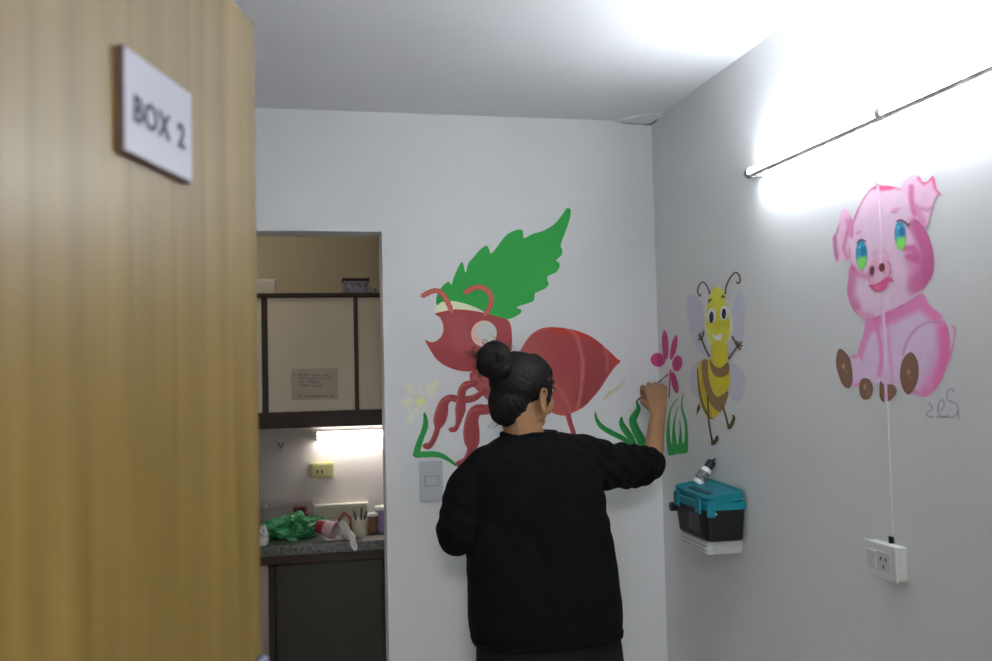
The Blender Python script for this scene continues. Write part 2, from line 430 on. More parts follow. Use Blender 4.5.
# cable channel from the lamp down to the socket
CY = PX(884, 330, XR).y
pts_y = CY
chan = thing('cable_channel', 'thin white cable channel running down the right wall from lamp to socket', 'cable', (XR, CY, 1.6))
def chan_seg(name, z0, z1, m, w=.006, h=.004):
    obj(name, B(((XR-h, CY-w, z0), (XR-.0004, CY+w, z1))), m, chan, bevel=h*.3)
M_chan = mat('painted_channel', WALLC, .5, linear=True, var=.02)
zt, zb = PX(881, 183, XR).z, PX(889, 402, XR).z
zc = PX(886, 312, XR).z
chan_seg('channel_upper', zt, LZ-.02, M_chan); chan_seg('channel_lower', 1.13, zb, M_chan)
M_pchan = mat('pink_painted_channel', rel((206, 176, 202), (184, 190, 195)), .45, linear=True, var=.05, scale=20)
M_pchan2 = mat('pink_painted_channel_pale', rel((192, 154, 182), (158, 166, 170)), .45, linear=True, var=.05, scale=20)
chan_seg('channel_painted_head', zc, zt, M_pchan, .005, .0019); chan_seg('channel_painted_body', zb, zc, M_pchan2, .005, .0019)

# socket on the right wall
a, b = PX(869, 539, XR-.02), PX(901, 582, XR-.02)
sy0, sy1, sz0, sz1 = CY-.055, CY+.075, 1.055, 1.128
sy0, sy1 = b.y, a.y; sz1 = 1.131; sz0 = sz1-.074
so = thing('wall_socket', 'white surface mounted power socket low on the right wall under the pig', 'socket', (XR, (sy0+sy1)/2, (sz0+sz1)/2))
obj('socket_box', B(((XR-.026, sy0, sz0), (XR-.0005, sy1, sz1))), M_white, so, bevel=.004)
obj('cover_plate', B(((XR-.033, sy0-.002, sz0-.002), (XR-.0262, sy1+.002, sz1+.002))), M_white, so, bevel=.002)
obj('rocker', B(((XR-.0385, sy1-.048, sz0+.018), (XR-.0332, sy1-.016, sz1-.016))), mat('warm_white_plastic', (215, 216, 214), .4, var=.02), so, bevel=.0015)
obj('socket_insert', B(((XR-.0355, sy0+.014, sz0+.016), (XR-.0332, sy0+.062, sz1-.014))), mat('warm_white_plastic', (215, 216, 214), .4), so, bevel=.001)
bm = bmesh.new(); cy = sy0+.038; cz = (sz0+sz1)/2
for dy, dz, an in ((.009, .006, 30), (-.009, .006, -30), (0, -.011, 0)):
    Mx = Matrix.Translation((XR-.0358, cy+dy, cz+dz))@Matrix.Rotation(math.radians(an), 4, 'X')
    box(bm, (-.0004, -.0016, -.005), (.0004, .0016, .005), Mx)
obj('slot', bm, M_dark, so)
bm = bmesh.new(); tube(bm, [(XR-.004, CY-.002, sz1+.001), (XR-.005, CY-.002, sz1+.016)], .006, 10)
obj('cable_gland', bm, M_dark, so)
# light switch on the back wall
a, b = P(419.5, 461, D), P(443, 500, D)
sw = thing('light_switch', 'grey white light switch plate on the back wall beside the woman\'s left arm', 'light switch', ((a.x+b.x)/2, D, (a.z+b.z)/2))
M_sw = mat('switch_grey', (190, 192, 196), .4, var=.02)
obj('cover_plate', B(((a.x, D-.010, b.z), (b.x, D-.0005, a.z))), M_sw, sw, bevel=.003)
cx, cz = (a.x+b.x)/2, (a.z+b.z)/2
obj('rocker_frame', B(((cx-.025, D-.0115, cz-.018), (cx+.025, D-.0102, cz+.018))), mat('switch_line', (140, 142, 146), .5), sw)
obj('rocker', B(((cx-.0225, D-.015, cz-.0155), (cx+.0225, D-.0116, cz+.0155))), M_sw, sw, bevel=.0015)

# ================================================================== MURALS
def mural(name, label, at, cat='painting', group=None): return thing(name, label, cat, at, group)
c5 = crop(410, 200, 4.724); c6 = crop(395, 340, 4.9); c7 = crop(500, 310, 5.086); c8 = crop(585, 320, 4.722); cO = crop(390, 190, 2.28)
GR, GRd = (40, 146, 66), (32, 120, 60)
# leaf
leafpts = c5([(745, 38), (758, 45), (757, 80), (735, 150), (712, 212), (720, 235), (715, 262), (690, 285), (705, 298), (706, 320), (690, 342), (655, 358), (648, 375), (655, 395), (640, 418), (592, 440), (588, 465), (575, 482), (505, 506), (525, 518), (522, 535), (490, 555), (440, 568), (400, 562), (340, 522), (270, 492), (200, 477), (150, 482), (130, 497), (122, 480), (128, 450), (150, 410), (183, 385), (195, 402), (205, 370), (232, 308), (250, 295), (262, 343), (275, 300), (300, 270), (330, 235), (360, 215), (372, 228), (383, 252), (410, 222), (450, 170), (490, 145), (525, 140), (535, 155), (538, 180), (580, 160), (630, 145), (680, 115), (720, 68), (738, 40)])
r = mural('leaf_mural', 'large green serrated leaf painted on the back wall above the ant', P(500, 265, D))
paint('leaf_lime_wash', r, [catmull(c5([(118, 540), (118, 505), (145, 476), (220, 470), (290, 495), (350, 535), (300, 545), (200, 540)]))], (205, 215, 178), layer=1, grid=2, fade=(2.5, .9))  # pale lime underlayer painted beneath the leaf
paint('leaf_blade', r, [catmull(leafpts, 3)], (44, 148, 68), layer=2, grid=3, shades=[(c5([(130, 490), (400, 330), (740, 60)]), 8, 40, (34, 138, 62), .5)])
# ant
TONE = .81
RED, RD, RL = (166, 74, 80), (140, 56, 62), (196, 110, 112)
r = mural('ant_mural', 'big red ant with long legs painted on the back wall', P(505, 380, D))
hd = cO([(102, 282), (125, 276), (150, 272), (200, 277), (250, 290), (270, 298), (277, 318), (277, 360), (262, 392), (235, 408), (200, 413), (165, 413), (135, 405), (108, 388), (90, 362), (80, 342), (92, 347), (106, 344), (118, 332), (122, 315), (118, 298), (111, 288)])
eye_sh = ellipse(*[(390+214/2.28), (190+328/2.28)], 12.8, 13.4)
paint('head', r, [catmull(hd, 3)], RED, layer=3, grid=1.8, shades=[(hd+[hd[0]], .5, 2.2, (176, 62, 66), .8), (cO([(120, 380), (180, 405), (230, 400)]), 6, 10, (150, 62, 68), .6), (cO([(150, 300), (170, 350)]), 4, 12, (178, 90, 98), .5)])
paint('eye_rim', r, [eye_sh], (250, 200, 196), layer=4)
paint('eye', r, [ellipse(390+219/2.28, 190+323/2.28, 10.6, 9.6, 10)], (205, 212, 215), layer=5)
for pts in ([(197, 530), (188, 505), (176, 480), (160, 452), (140, 434), (118, 428), (92, 436), (62, 452)], [(352, 545), (370, 518), (383, 485), (383, 455), (365, 428), (335, 412), (300, 416), (262, 436)]):
    q = [(x, y, 10+(3.5 if i > 2 and i % 2 else 0)) for i, (x, y) in enumerate(catmull(pts, 3, False))]
    q = c5(q); paint('antenna', r, [stroke_poly(q, 2)], (190, 88, 84), layer=6, grid=1.2, shades=[(q, .4, 1.4, (212, 124, 112), .7)])
ab = c7([(95, 235), (130, 160), (170, 115), (215, 92), (270, 87), (350, 95), (420, 115), (480, 145), (540, 195), (590, 242), (612, 262), (590, 285), (555, 330), (510, 400), (470, 448), (430, 490), (380, 518), (330, 538), (260, 520), (180, 440), (110, 330)])
paint('abdomen', r, [catmull(ab, 3)], (164, 72, 76), layer=3, grid=2, shades=[
    (ab+[ab[0]], .6, 2.4, (196, 92, 92), .85), (c7([(270, 95), (400, 118), (520, 185), (605, 262)]), 2, 4, (190, 60, 58), .9), (c7([(160, 190), (220, 330), (300, 450)]), 8, 16, (172, 84, 82), .7),
    (c7([(480, 200), (500, 300), (440, 440)]), 6, 12, (148, 64, 70), .7),
    (catmull(c7([(345, 97), (385, 125), (405, 180), (420, 260), (418, 350), (405, 450), (392, 505)]), 3, False), .6, 1.6, (198, 112, 112), .9),
    (c7([(275, 370), (320, 430), (350, 490), (352, 520)]), .3, 1.5, (194, 108, 108), .8), (c7([(530, 190), (545, 240), (545, 310)]), .5, 1.8, (190, 100, 104), .8)])
paint('thorax', r, [catmull(c6([(370, 160), (440, 150), (520, 180), (600, 200), (600, 330), (500, 330), (440, 280), (395, 238), (372, 208)]))], (160, 74, 80), layer=2, grid=2, shades=[(c6([(400, 190), (440, 215)]), 3, 5, RL, .5)])
def leg(pts, tr=c6):
    q = tr(pts); paint('leg', r, [stroke_poly(q)], (156, 68, 74), layer=4, grid=1.3, shades=[([(p[0]-p[2]*.9, p[1]) for p in q], .3, 1.3, (190, 104, 104), .75), ([(p[0]+p[2]*.35, p[1]) for p in q], .2, 1.6, (132, 56, 62), .55)])
leg([(440, 245, 12), (385, 285, 17), (320, 292, 18), (270, 284, 17), (240, 310, 24), (228, 355, 32), (216, 400, 30), (208, 432, 15), (200, 460, 14), (185, 495, 14), (165, 519, 16), (145, 518, 14)])
leg([(400, 210, 14), (350, 222, 20), (328, 250, 20), (324, 290, 22), (320, 340, 26), (314, 380, 18), (306, 415, 12), (292, 437, 14), (270, 438, 12)])
leg([(520, 330, 20), (450, 340, 24), (400, 345, 28), (378, 385, 32), (374, 450, 40), (376, 505, 36), (372, 540, 20), (352, 585, 18), (325, 606, 20), (305, 605, 14)])
leg([(345, 530, 14), (356, 575, 13), (370, 615, 13), (380, 660, 12)], c7)
# vine
TONE = .9
r = mural('vine_mural', 'curved green stem painted at the ant\'s feet above the light switch', P(430, 440, D))
q = c6([(143, 358, 5), (149, 385, 11), (148, 425, 14), (132, 470, 14), (117, 510, 15), (108, 545, 17), (112, 562, 19)])
paint('stem', r, [stroke_poly(q)], (42, 138, 70), layer=5, grid=1.6, shades=[(q, .1, 2, (30, 118, 60), .6)])
q = c6([(98, 562, 15), (150, 560, 15), (200, 560, 14), (235, 570, 12), (265, 588, 9), (300, 614, 6)])
paint('stem', r, [stroke_poly(q)], (44, 142, 72), layer=6)
# faint yellow flower
TONE = .96
r = mural('yellow_flower_mural', 'faint pale yellow flower sketch painted left of the ant\'s legs', P(421, 400, D))
for dx, dy, w in ((-90, -110, 26), (100, -120, 32), (-120, 10, 30), (-80, 130, 26), (40, 120, 20), (0, -100, 22)):
    q = c6([(125, 300, 20), (125+dx*.5, 300+dy*.5, w*1.35), (125+dx, 300+dy, 12)])
    paint('petal', r, [stroke_poly(q)], (196, 200, 168), layer=1+.2*w/10, grid=1.6, fade=(7, .5))
paint('flower_centre', r, [ellipse(*c6([(126, 300)])[0], 8, 8)], (190, 196, 124), layer=5, grid=1.2, fade=(7, .9))
# signature beside the abdomen
def scribble(name, parent, lines, col, wall, tr, w, layer=3):
    paint(name, parent, [stroke_poly([(p[0], p[1], w) for p in tr(l)], 3) for l in lines], col, wall, layer)
sg = [[(558, 408), (552, 425), (530, 448), (536, 452), (550, 440)], [(548, 428), (556, 416), (562, 424), (554, 432)], [(564, 410), (572, 424), (576, 402)], [(580, 414), (586, 398), (594, 408), (600, 396)], [(596, 384), (602, 400), (610, 388)], [(606, 376), (612, 392), (620, 378), (628, 388)], [(616, 366), (630, 358), (634, 364), (622, 374)]]
s1 = thing('painted_signature', 'small ochre handwritten signature painted right of the ant\'s abdomen', 'signature', P(614, 390, D))
scribble('handwriting', s1, sg, (166, 156, 120), 'b', c7, .42)
# magenta flower across the corner
TONE = .80
r = mural('pink_flower_mural', 'magenta flower with five petals painted across the room corner by the hand', P(664, 360, D))
PK = (184, 70, 128)
for e in ((380, 118, 16, 70, -3), (420, 130, 14, 60, 12), (345, 188, 36, 33, 15), (437, 205, 24, 38, 8), (424, 295, 15, 53, -12)):
    c = c8([(e[0], e[1])])[0]; paint('petal', r, [ellipse(c[0], c[1], e[2]/4.722, e[3]/4.722, e[4])], PK, 'a', 3, grid=1.1, shades=[([(c[0], c[1]-e[3]/9), (c[0], c[1]+e[3]/9)], .5, 2.5, (168, 58, 112), .6)], ref=(160, 166, 170))
paint('flower_stem', r, [stroke_poly(c8([(404, 235, 4), (402, 290, 4), (399, 340, 4), (398, 368, 3)]))], (186, 80, 130), 'a', 2, ref=(160, 166, 170))
# grass tufts
TONE = .86
r = mural('grass_mural', 'green grass blades painted on the back wall left of the raised forearm', P(625, 425, D))
for q in ([(48, 435, 3), (55, 470, 8), (80, 505, 12), (130, 535, 13), (180, 560, 12), (215, 590, 10)], [(172, 460, 5), (172, 488, 13), (190, 520, 16), (215, 555, 15), (230, 590, 14)], [(243, 385, 4), (252, 418, 11), (238, 445, 16), (225, 475, 18), (240, 520, 20), (262, 560, 22), (275, 595, 24)], [(330, 520, 5), (318, 550, 14), (310, 590, 20)]):
    q = c8(q); paint('blade', r, [stroke_poly(q)], (44, 144, 72), layer=3, grid=1.3, shades=[([(p[0]+p[2]*.6, p[1]) for p in q], .3, 2.2, (26, 112, 56), .7)])
r = mural('grass_mural', 'green grass tuft painted on the right wall between the forearm and the bee', PX(676, 425, XR))
for q in ([(466, 345, 2), (458, 390, 4), (462, 430, 6), (476, 480, 7), (480, 540, 8), (476, 620, 12)], [(437, 370, 2), (410, 410, 3), (398, 460, 5), (394, 540, 9), (402, 620, 12)], [(440, 410, 2), (424, 470, 4), (420, 530, 8), (426, 620, 14)], [(448, 470, 2), (452, 520, 5), (450, 620, 14)]):
    paint('blade', r, [stroke_poly(c8(q))], (62, 134, 88), 'r', 3, grid=1.4, shades=[(c8([(400, 560), (440, 600), (480, 570)]), 5, 22, (36, 128, 62), .95)], ref=(140, 146, 148))
paint('tuft_base', r, [catmull(c8([(392, 590), (420, 585), (450, 585), (482, 580), (484, 625), (440, 632), (405, 640), (394, 636)]))], (36, 128, 62), 'r', 4, ref=(140, 146, 148))
# bee
TONE = .82
b3 = crop(680, 265, 7.347); b4 = crop(680, 345, 6.295)
RB = (150, 155, 159)
r = mural('bee_mural', 'smiling yellow striped bee with lilac wings painted on the right wall', PX(715, 350, XR))
def bp(nm, polys, col, layer, **k): return paint(nm, r, polys, col, 'r', layer, ref=k.pop('ref', RB), **k)
WING = (172, 175, 191)
bp('wing', [catmull(b3([(48, 240), (90, 212), (130, 228), (165, 275), (185, 350), (190, 480), (195, 590), (215, 690), (150, 655), (95, 570), (65, 480), (46, 350)]))], WING, 1, grid=1.6, fade=(2, 1))
bp('wing', [catmull(b3([(405, 230), (440, 178), (468, 200), (484, 280), (482, 430), (470, 560), (400, 680), (350, 700), (355, 600), (375, 350)]))], (174, 178, 194), 1, grid=1.6, fade=(2, 1))
bp('wing', [catmull(b4([(160, 95), (105, 100), (65, 150), (55, 230), (72, 305), (120, 345), (180, 300), (190, 150)]))], WING, 1, grid=1.6, fade=(2, 1))
bp('wing', [catmull(b4([(290, 110), (370, 130), (412, 185), (422, 260), (400, 335), (365, 365), (325, 350), (290, 280)]))], WING, 1, grid=1.6, fade=(2, 1))
bp('head_halo', [catmull(b3([(240, 200), (265, 110), (290, 130), (330, 190), (360, 290), (392, 400), (380, 530), (320, 640), (240, 620), (190, 520), (178, 380), (195, 260)]))], (196, 202, 186), 1.6, grid=1.6, fade=(3, .9))
YE = (190, 192, 66)
bp('head', [catmull(b3([(232, 200), (268, 165), (318, 188), (335, 240), (350, 310), (368, 400), (366, 490), (345, 560), (310, 605), (255, 605), (215, 560), (198, 490), (195, 400), (205, 300)]))], YE, 3, grid=1.5, shades=[(b3([(270, 440), (350, 430)]), 1, 5, (180, 176, 40), .7), (b3([(200, 480), (230, 580), (330, 590)]), 1, 4, (196, 200, 104), .8)])
bp('neck', [catmull(b4([(205, -10), (290, -10), (302, 40), (300, 100), (265, 140), (230, 138), (205, 100)]))], (188, 184, 48), 4)
body = catmull(b4([(112, 160), (122, 110), (155, 92), (200, 90), (255, 120), (303, 108), (318, 180), (312, 260), (292, 340), (250, 425), (208, 465), (170, 445), (138, 385), (118, 290)]))
bp('body', [body], (186, 176, 60), 2.5, grid=1.8, shades=[(b4([(150, 110), (150, 300), (190, 440)]), 1, 3, (150, 130, 50), .5), (b4([(250, 230), (290, 220)]), 2, 5, (196, 190, 40), .6)])
BR = (128, 106, 72)
bp('stripe', [catmull(b4([(190, 96), (215, 125), (250, 140), (304, 110), (308, 175), (262, 202), (220, 190), (198, 150)]))], BR, 3.5)
bp('stripe', [catmull(b4([(142, 96), (176, 98), (178, 160), (190, 240), (212, 300), (245, 326), (306, 288), (296, 350), (262, 418), (224, 405), (185, 350), (155, 260), (142, 170)]))], BR, 3.5)
bp('stripe', [stroke_poly(b4([(112, 150, 4), (118, 230, 6), (130, 320, 8), (150, 390, 8), (185, 450, 7), (210, 464, 3)]))], (112, 96, 44), 3.5)
for cx, cy in ((235, 372), (328, 352)): c = b3([(cx, cy)])[0]; bp('eye', [ellipse(c[0], c[1], 4.2, 7.6, 3)], (222, 228, 216), 5)
for cx, cy, ry in ((234, 385, 5.9), (326, 358, 5.3)): c = b3([(cx, cy)])[0]; bp('pupil', [ellipse(c[0], c[1], 2.2, ry, 2)], (34, 30, 62), 6)
for l in ([(212, 280, 4), (220, 258, 8), (236, 255, 6)], [(308, 240, 6), (320, 230, 9), (332, 240, 5)]): bp('eyebrow', [stroke_poly(b3(l))], (84, 92, 40), 6)
bp('mouth', [catmull(b3([(240, 510), (270, 520), (312, 500), (312, 535), (285, 556), (255, 545)]))], (228, 222, 228), 6)
DB = (82, 74, 56)
bp('antenna', [stroke_poly([(p[0], p[1], .75) for p in b3([(222, 212), (208, 170), (180, 128), (155, 135), (135, 170), (134, 205), (146, 228), (156, 215)])])], DB, 5)
bp('antenna', [stroke_poly([(p[0], p[1], .85) for p in b3([(335, 212), (345, 150), (375, 90), (412, 55), (440, 80), (444, 120), (430, 136), (418, 124)])])], DB, 5)
bp('arm', [stroke_poly([(p[0], p[1], .8) for p in b3([(155, 530), (172, 570), (195, 625), (222, 672)])])]+[stroke_poly([(p[0], p[1], .8) for p in b3(l)]) for l in ([(160, 545), (140, 515)], [(160, 545), (152, 500)], [(165, 545), (180, 485)], [(160, 550), (138, 545)])], DB, 7)
bp('arm', [stroke_poly([(p[0], p[1], .9) for p in b3([(430, 590), (410, 620), (388, 650), (360, 690)])])]+[stroke_poly([(p[0], p[1], .9) for p in b3(l)]) for l in ([(425, 595), (405, 560), (388, 525)], [(425, 590), (425, 560)], [(430, 590), (456, 565)], [(430, 595), (460, 592)], [(428, 600), (450, 620)])], DB, 7)
bp('leg', [stroke_poly(b4([(178, 320, 5), (180, 400, 5), (184, 480, 6), (196, 560, 6), (206, 605, 8), (210, 622, 12), (232, 596, 12), (236, 575, 8)]))], (76, 66, 36), 5)
bp('leg', [stroke_poly(b4([(272, 385, 5), (290, 445, 6), (305, 500, 7), (312, 520, 11), (330, 495, 12), (342, 460, 9), (336, 442, 6)]))], (76, 66, 36), 5)
bp('stinger', [b4([(122, 360), (132, 395), (106, 446), (108, 405)])], (74, 66, 46), 5)
# pig
TONE = .97
g1 = crop(830, 170, 5.083); g2 = crop(825, 280, 4.407)
RP = (168, 176, 181); RP2 = (154, 161, 165); RPH = (184, 190, 195)
r = mural('pig_mural', 'sitting pink piglet with blue green eyes painted on the right wall', PX(890, 290, XR))
PB, PDk, PM = (209, 182, 208), (178, 88, 144), (198, 138, 176)
def gp(nm, polys, col, layer, **k): return paint(nm, r, polys, col, 'r', layer, ref=k.pop('ref', RP), **k)
torso = catmull(g2([(190, 165), (280, 120), (400, 60), (440, 66), (462, 110), (510, 150), (540, 200), (552, 262), (546, 350), (515, 440), (470, 500), (420, 517), (370, 500), (320, 470), (160, 445), (152, 400), (142, 335), (168, 240)]), 3)
gp('torso', [torso], (200, 158, 188), 1, grid=1.7, ref=RP2, shades=[
    (g2([(200, 190), (300, 150), (420, 90), (490, 150)]), 4, 9, (182, 98, 150), .9), (g2([(530, 220), (535, 330), (500, 430), (460, 490)]), 4, 9, (174, 84, 140), .9), (g2([(480, 330), (450, 470)]), 1, 8, PM, .5),
    (g2([(200, 200), (165, 290), (148, 350)]), 2, 4, (186, 112, 158), .9), (catmull(g2([(345, 330), (365, 265), (410, 210), (460, 185), (515, 190)]), 3, False), .3, 1.4, (150, 100, 142), .9),
    (catmull(g2([(222, 185), (240, 250), (250, 330), (240, 420)]), 3, False), .8, 2.6, (184, 104, 154), .9), (g2([(280, 210), (285, 300), (300, 440)]), .5, 2.5, (190, 130, 172), .8), (g2([(380, 480), (430, 510), (470, 495)]), .8, 3, (190, 112, 160), .8)])
gp('hind_leg', [catmull(g2([(108, 345), (150, 332), (165, 400), (162, 458), (130, 470), (112, 430)]))], (204, 158, 190), 1.5, grid=1.6, ref=RP2, shades=[(g2([(110, 340), (150, 330)]), .6, 2, (176, 104, 150), .8), (g2([(125, 468), (160, 455)]), .6, 2, (196, 104, 160), .7)])
HB = (104, 80, 68)
hv = [[(65, 303), (100, 328), (118, 370), (123, 440), (108, 476), (80, 462), (56, 400), (50, 350)], [(382, 318), (410, 360), (413, 430), (395, 480), (370, 505), (345, 480), (332, 420), (345, 350)], [(160, 440), (195, 437), (214, 478), (200, 520), (170, 525), (153, 490)], [(245, 445), (262, 462), (300, 460), (318, 490), (295, 525), (262, 540), (242, 512)]]
for h in hv:
    q = catmull(g2(h)); c = (sum(p[0] for p in q)/len(q), sum(p[1] for p in q)/len(q))
    gp('hoof', [q], HB, 3, grid=1.3, ref=RP2, shades=[(q+[q[0]], .2, 1.2, (82, 60, 48), .8), ([(c[0]-1, c[1]-4), (c[0]-1, c[1]-1)], .3, 1.6, (160, 140, 124), .7), ([(c[0]+2, c[1]+3)], .3, 2, (140, 118, 98), .5)])
gp('tail', [stroke_poly(g2([(562, 205, 3), (572, 212, 6), (570, 260, 5), (560, 310, 5), (548, 360, 4)]))], (184, 118, 160), 2, ref=RP2)
head = [g1([p])[0] for p in ((100, 350), (112, 275), (150, 180), (195, 108), (230, 82), (268, 74), (360, 95), (402, 150), (432, 232), (480, 290), (515, 370), (530, 450), (524, 530), (490, 590))]+[g2([p])[0] for p in ((435, 45), (400, 76), (340, 110), (280, 137), (230, 160), (190, 171), (150, 160), (115, 112), (100, 60), (100, 15))]+[g1([p])[0] for p in ((94, 560), (98, 505), (108, 480), (98, 430))]
gp('ear', [catmull(g1([(98, 462), (62, 455), (30, 462), (14, 350), (40, 290), (58, 212), (82, 196), (110, 240), (125, 300), (110, 420)]), 3)], (204, 168, 196), 2, ref=RPH, grid=1.5, shades=[(g1([(20, 340), (32, 450)]), .6, 3, (178, 104, 148), .9), (g1([(45, 280), (30, 350), (40, 450)]), .2, 1.2, (150, 110, 150), .8), (g1([(110, 240), (85, 330), (70, 400), (90, 450)]), .6, 2, (184, 110, 156), .85), (g1([(85, 250), (100, 330)]), .4, 2.2, (190, 120, 164), .8)])
gp('head', [catmull(head, 3)], PB, 3, ref=RPH, grid=1.6, shades=[
    (g1([(110, 340), (115, 275), (150, 180), (195, 108), (235, 82), (360, 95)]), .5, 1.8, (184, 96, 144), .9), (g1([(230, 88), (265, 95), (310, 90)]), 1.2, 2.5, (204, 70, 124), .9),
    (g1([(450, 280), (490, 370), (510, 450), (490, 530), (450, 580)]), 5, 9, (176, 84, 140), .95), (g1([(420, 450), (440, 500), (430, 600)]), 3, 9, (190, 110, 160), .7), (g1([(390, 400), (425, 395), (450, 460), (400, 440)]), 2, 3, (182, 92, 146), .9),
    (g1([(105, 520), (105, 600)])+g2([(115, 60), (135, 120)]), 2.5, 7, (190, 108, 158), .85), (g1([(120, 520), (180, 540)]), 1, 5, (192, 120, 166), .8), (g1([(95, 400), (100, 470), (125, 505)]), .6, 2.2, (184, 90, 142), .85),
    (g2([(150, 150), (200, 165)]), 1.5, 5, (204, 140, 182), .8), (g2([(180, 60), (250, 90)]), 5, 10, (216, 188, 212), .8), (g2([(260, 135), (350, 100), (430, 50)]), .5, 2.2, (214, 186, 206), .9), (g1([(225, 430), (260, 400), (300, 440)]), .6, 4, (192, 140, 182), .5)])
gp('ear', [catmull(g1([(362, 97), (380, 55), (425, 22), (458, 35), (475, 60), (500, 55), (522, 28), (538, 50), (545, 95), (575, 132), (545, 128), (525, 190), (515, 235), (490, 290), (455, 262), (425, 232), (405, 195), (395, 140)]), 3)], (206, 172, 200), 4, ref=RPH, grid=1.5, shades=[
    (g1([(415, 85), (415, 150), (430, 225)]), 1.4, 2.5, (184, 96, 148), .9), (g1([(440, 190), (480, 280)]), 2, 3.5, (192, 126, 168), .8), (g1([(455, 40), (480, 68), (525, 35), (540, 90), (570, 130)]), 1.2, 2.2, (196, 90, 146), .9), (g1([(470, 195), (500, 205), (520, 190)]), .5, 2.5, (170, 110, 150), .7)])
for cx, cy in ((163, 432), (360, 333)):
    c = g1([(cx, cy)])[0]
    gp('eye', [ellipse(c[0], c[1], 5.8, 14.8, -2)], (54, 146, 176), 5, ref=RPH, grid=.9, shades=[([(c[0]-1, c[1]+13), (c[0]+2, c[1]+8)], 3.5, 7, (122, 206, 92), .95), ([(c[0]+1.5, c[1]-6), (c[0]+1.5, c[1]-1)], .8, 3.2, (34, 84, 160), .8), ([(c[0]-2, c[1]-8)], .4, 1.6, (120, 206, 220), .8), (ellipse(c[0], c[1], 5.9, 15, -2), 0, .9, (40, 80, 90), .4)])
for l in ([(340, 262, 3), (362, 256, 7), (385, 266, 7), (400, 282, 8), (410, 270, 3)], [(140, 372, 3), (160, 356, 6), (185, 362, 3)]): gp('eyelash', [stroke_poly(g1(l))], (100, 82, 104), 6)
for l in ([(315, 212, 4), (335, 200, 10), (355, 192, 5)], [(135, 325, 5), (150, 316, 8), (160, 310, 5)]): gp('eyebrow', [stroke_poly(g1(l))], (184, 136, 172), 6)
gp('snout', [catmull(g1([(196, 560), (198, 500), (225, 455), (270, 440), (300, 460), (315, 500), (305, 540), (260, 575), (215, 585)]))], (204, 158, 190), 5, ref=RPH, grid=1.2, shades=[(g1([(300, 460), (316, 500), (305, 545)]), .3, 1.6, (170, 100, 146), .85), (g1([(198, 560), (200, 500)]), .3, 1.6, (180, 110, 150), .85), (g1([(240, 540)]), 2, 6, (214, 176, 200), .6)])
gp('mouth', [catmull(g1([(200, 585), (235, 580), (262, 565), (292, 545), (312, 545), (330, 568), (305, 570), (285, 605), (250, 620), (222, 608)]))], (190, 84, 132), 7, ref=RPH, grid=1.2, shades=[(g1([(245, 600)]), .5, 3.5, (210, 110, 150), .8)])
for cx, cy, rx, ry in ((218, 512, 2.2, 5), (268, 495, 3, 4.4)): c = g1([(cx, cy)])[0]; gp('nostril', [ellipse(c[0], c[1], rx, ry, 6)], (96, 52, 58), 8)
s2 = thing('painted_signature', 'dark blue looping signature under the pig\'s hind foot', 'signature', PX(942, 405, XR))
scribble('handwriting', s2, [[(455, 545), (470, 552), (472, 575), (455, 580), (450, 598), (480, 605)], [(505, 575), (525, 560), (522, 528), (505, 540), (500, 580), (515, 602), (548, 596)], [(570, 495), (560, 480), (540, 495), (545, 530), (580, 545), (588, 575), (572, 602), (530, 605), (490, 602)], [(588, 575), (592, 612)]], (96, 104, 132), 'r', g2, .4)

# ================================================================== TOOLBOX ON ITS WALL BRACKET
bx0, bx1 = XR-.135, XR-.004; by0, by1 = 2.52, 2.775
ztop = P(745, 509, by0).z; zbot = P(703, 544, by0).z
br = thing('wall_dispenser', 'small white ribbed plastic dispenser under the toolbox', 'dispenser', (XR, (by0+by1)/2, zbot-.04))
obj('body', B(((bx0+.012, by0+.03, zbot-.042), (XR-.012, by1-.03, zbot-.001)), ((XR-.02, by0+.04, zbot-.035), (XR-.0005, by1-.04, zbot-.008))), mat('dispenser_grey', (190, 192, 190), .4, var=.04), br, bevel=.005)
for k in range(3): obj('rib', B(((bx0+.008, by0+.035, zbot-.038+k*.013), (bx0+.0118, by1-.04, zbot-.032+k*.013))), M_white, br)
obj('front_label', B(((bx0+.03, by0+.0275, zbot-.034), (XR-.03, by0+.0298, zbot-.012))), mat('label_grey', (190, 190, 186), .5, var=.03), br)
tbx = thing('toolbox', 'black and teal plastic toolbox resting against the right wall under the bee', 'toolbox', ((bx0+bx1)/2, (by0+by1)/2, zbot))
bm = bmesh.new(); cxb, cyb = (bx0+bx1)/2, (by0+by1)/2; hx, hy = (bx1-bx0)/2, (by1-by0)/2
loft(bm, [(cxb+.004, cyb, zbot, hx-.008, hy-.018), (cxb+.002, cyb, zbot+.006, hx-.004, hy-.014), (cxb, cyb, ztop-.012, hx, hy-.002), (cxb, cyb, ztop, hx, hy)], 48, p=9)
obj('body', bm, M_black, tbx)
obj('side_window', B(((bx0-.0005, by0+.05, zbot+.022), (bx0+.012, by0+.13, ztop-.018))), mat('smoked_plastic', (48, 52, 54), .15, var=.5, scale=40), tbx, bevel=.002)
bm = bmesh.new()
loft(bm, [(cxb, cyb, ztop+.0005, hx+.005, hy+.005), (cxb, cyb, ztop+.022, hx+.0042, hy+.006), (cxb, cyb, ztop+.024, hx-.004, hy-.004), (cxb, cyb, ztop+.017, hx-.006, hy-.008), (cxb, cyb, ztop+.016, .01, .01)], 48, p=9)
bmesh.ops.translate(bm, verts=bm.verts, vec=(-.0015, 0, 0))
obj('tray_rim', bm, M_teal, tbx)
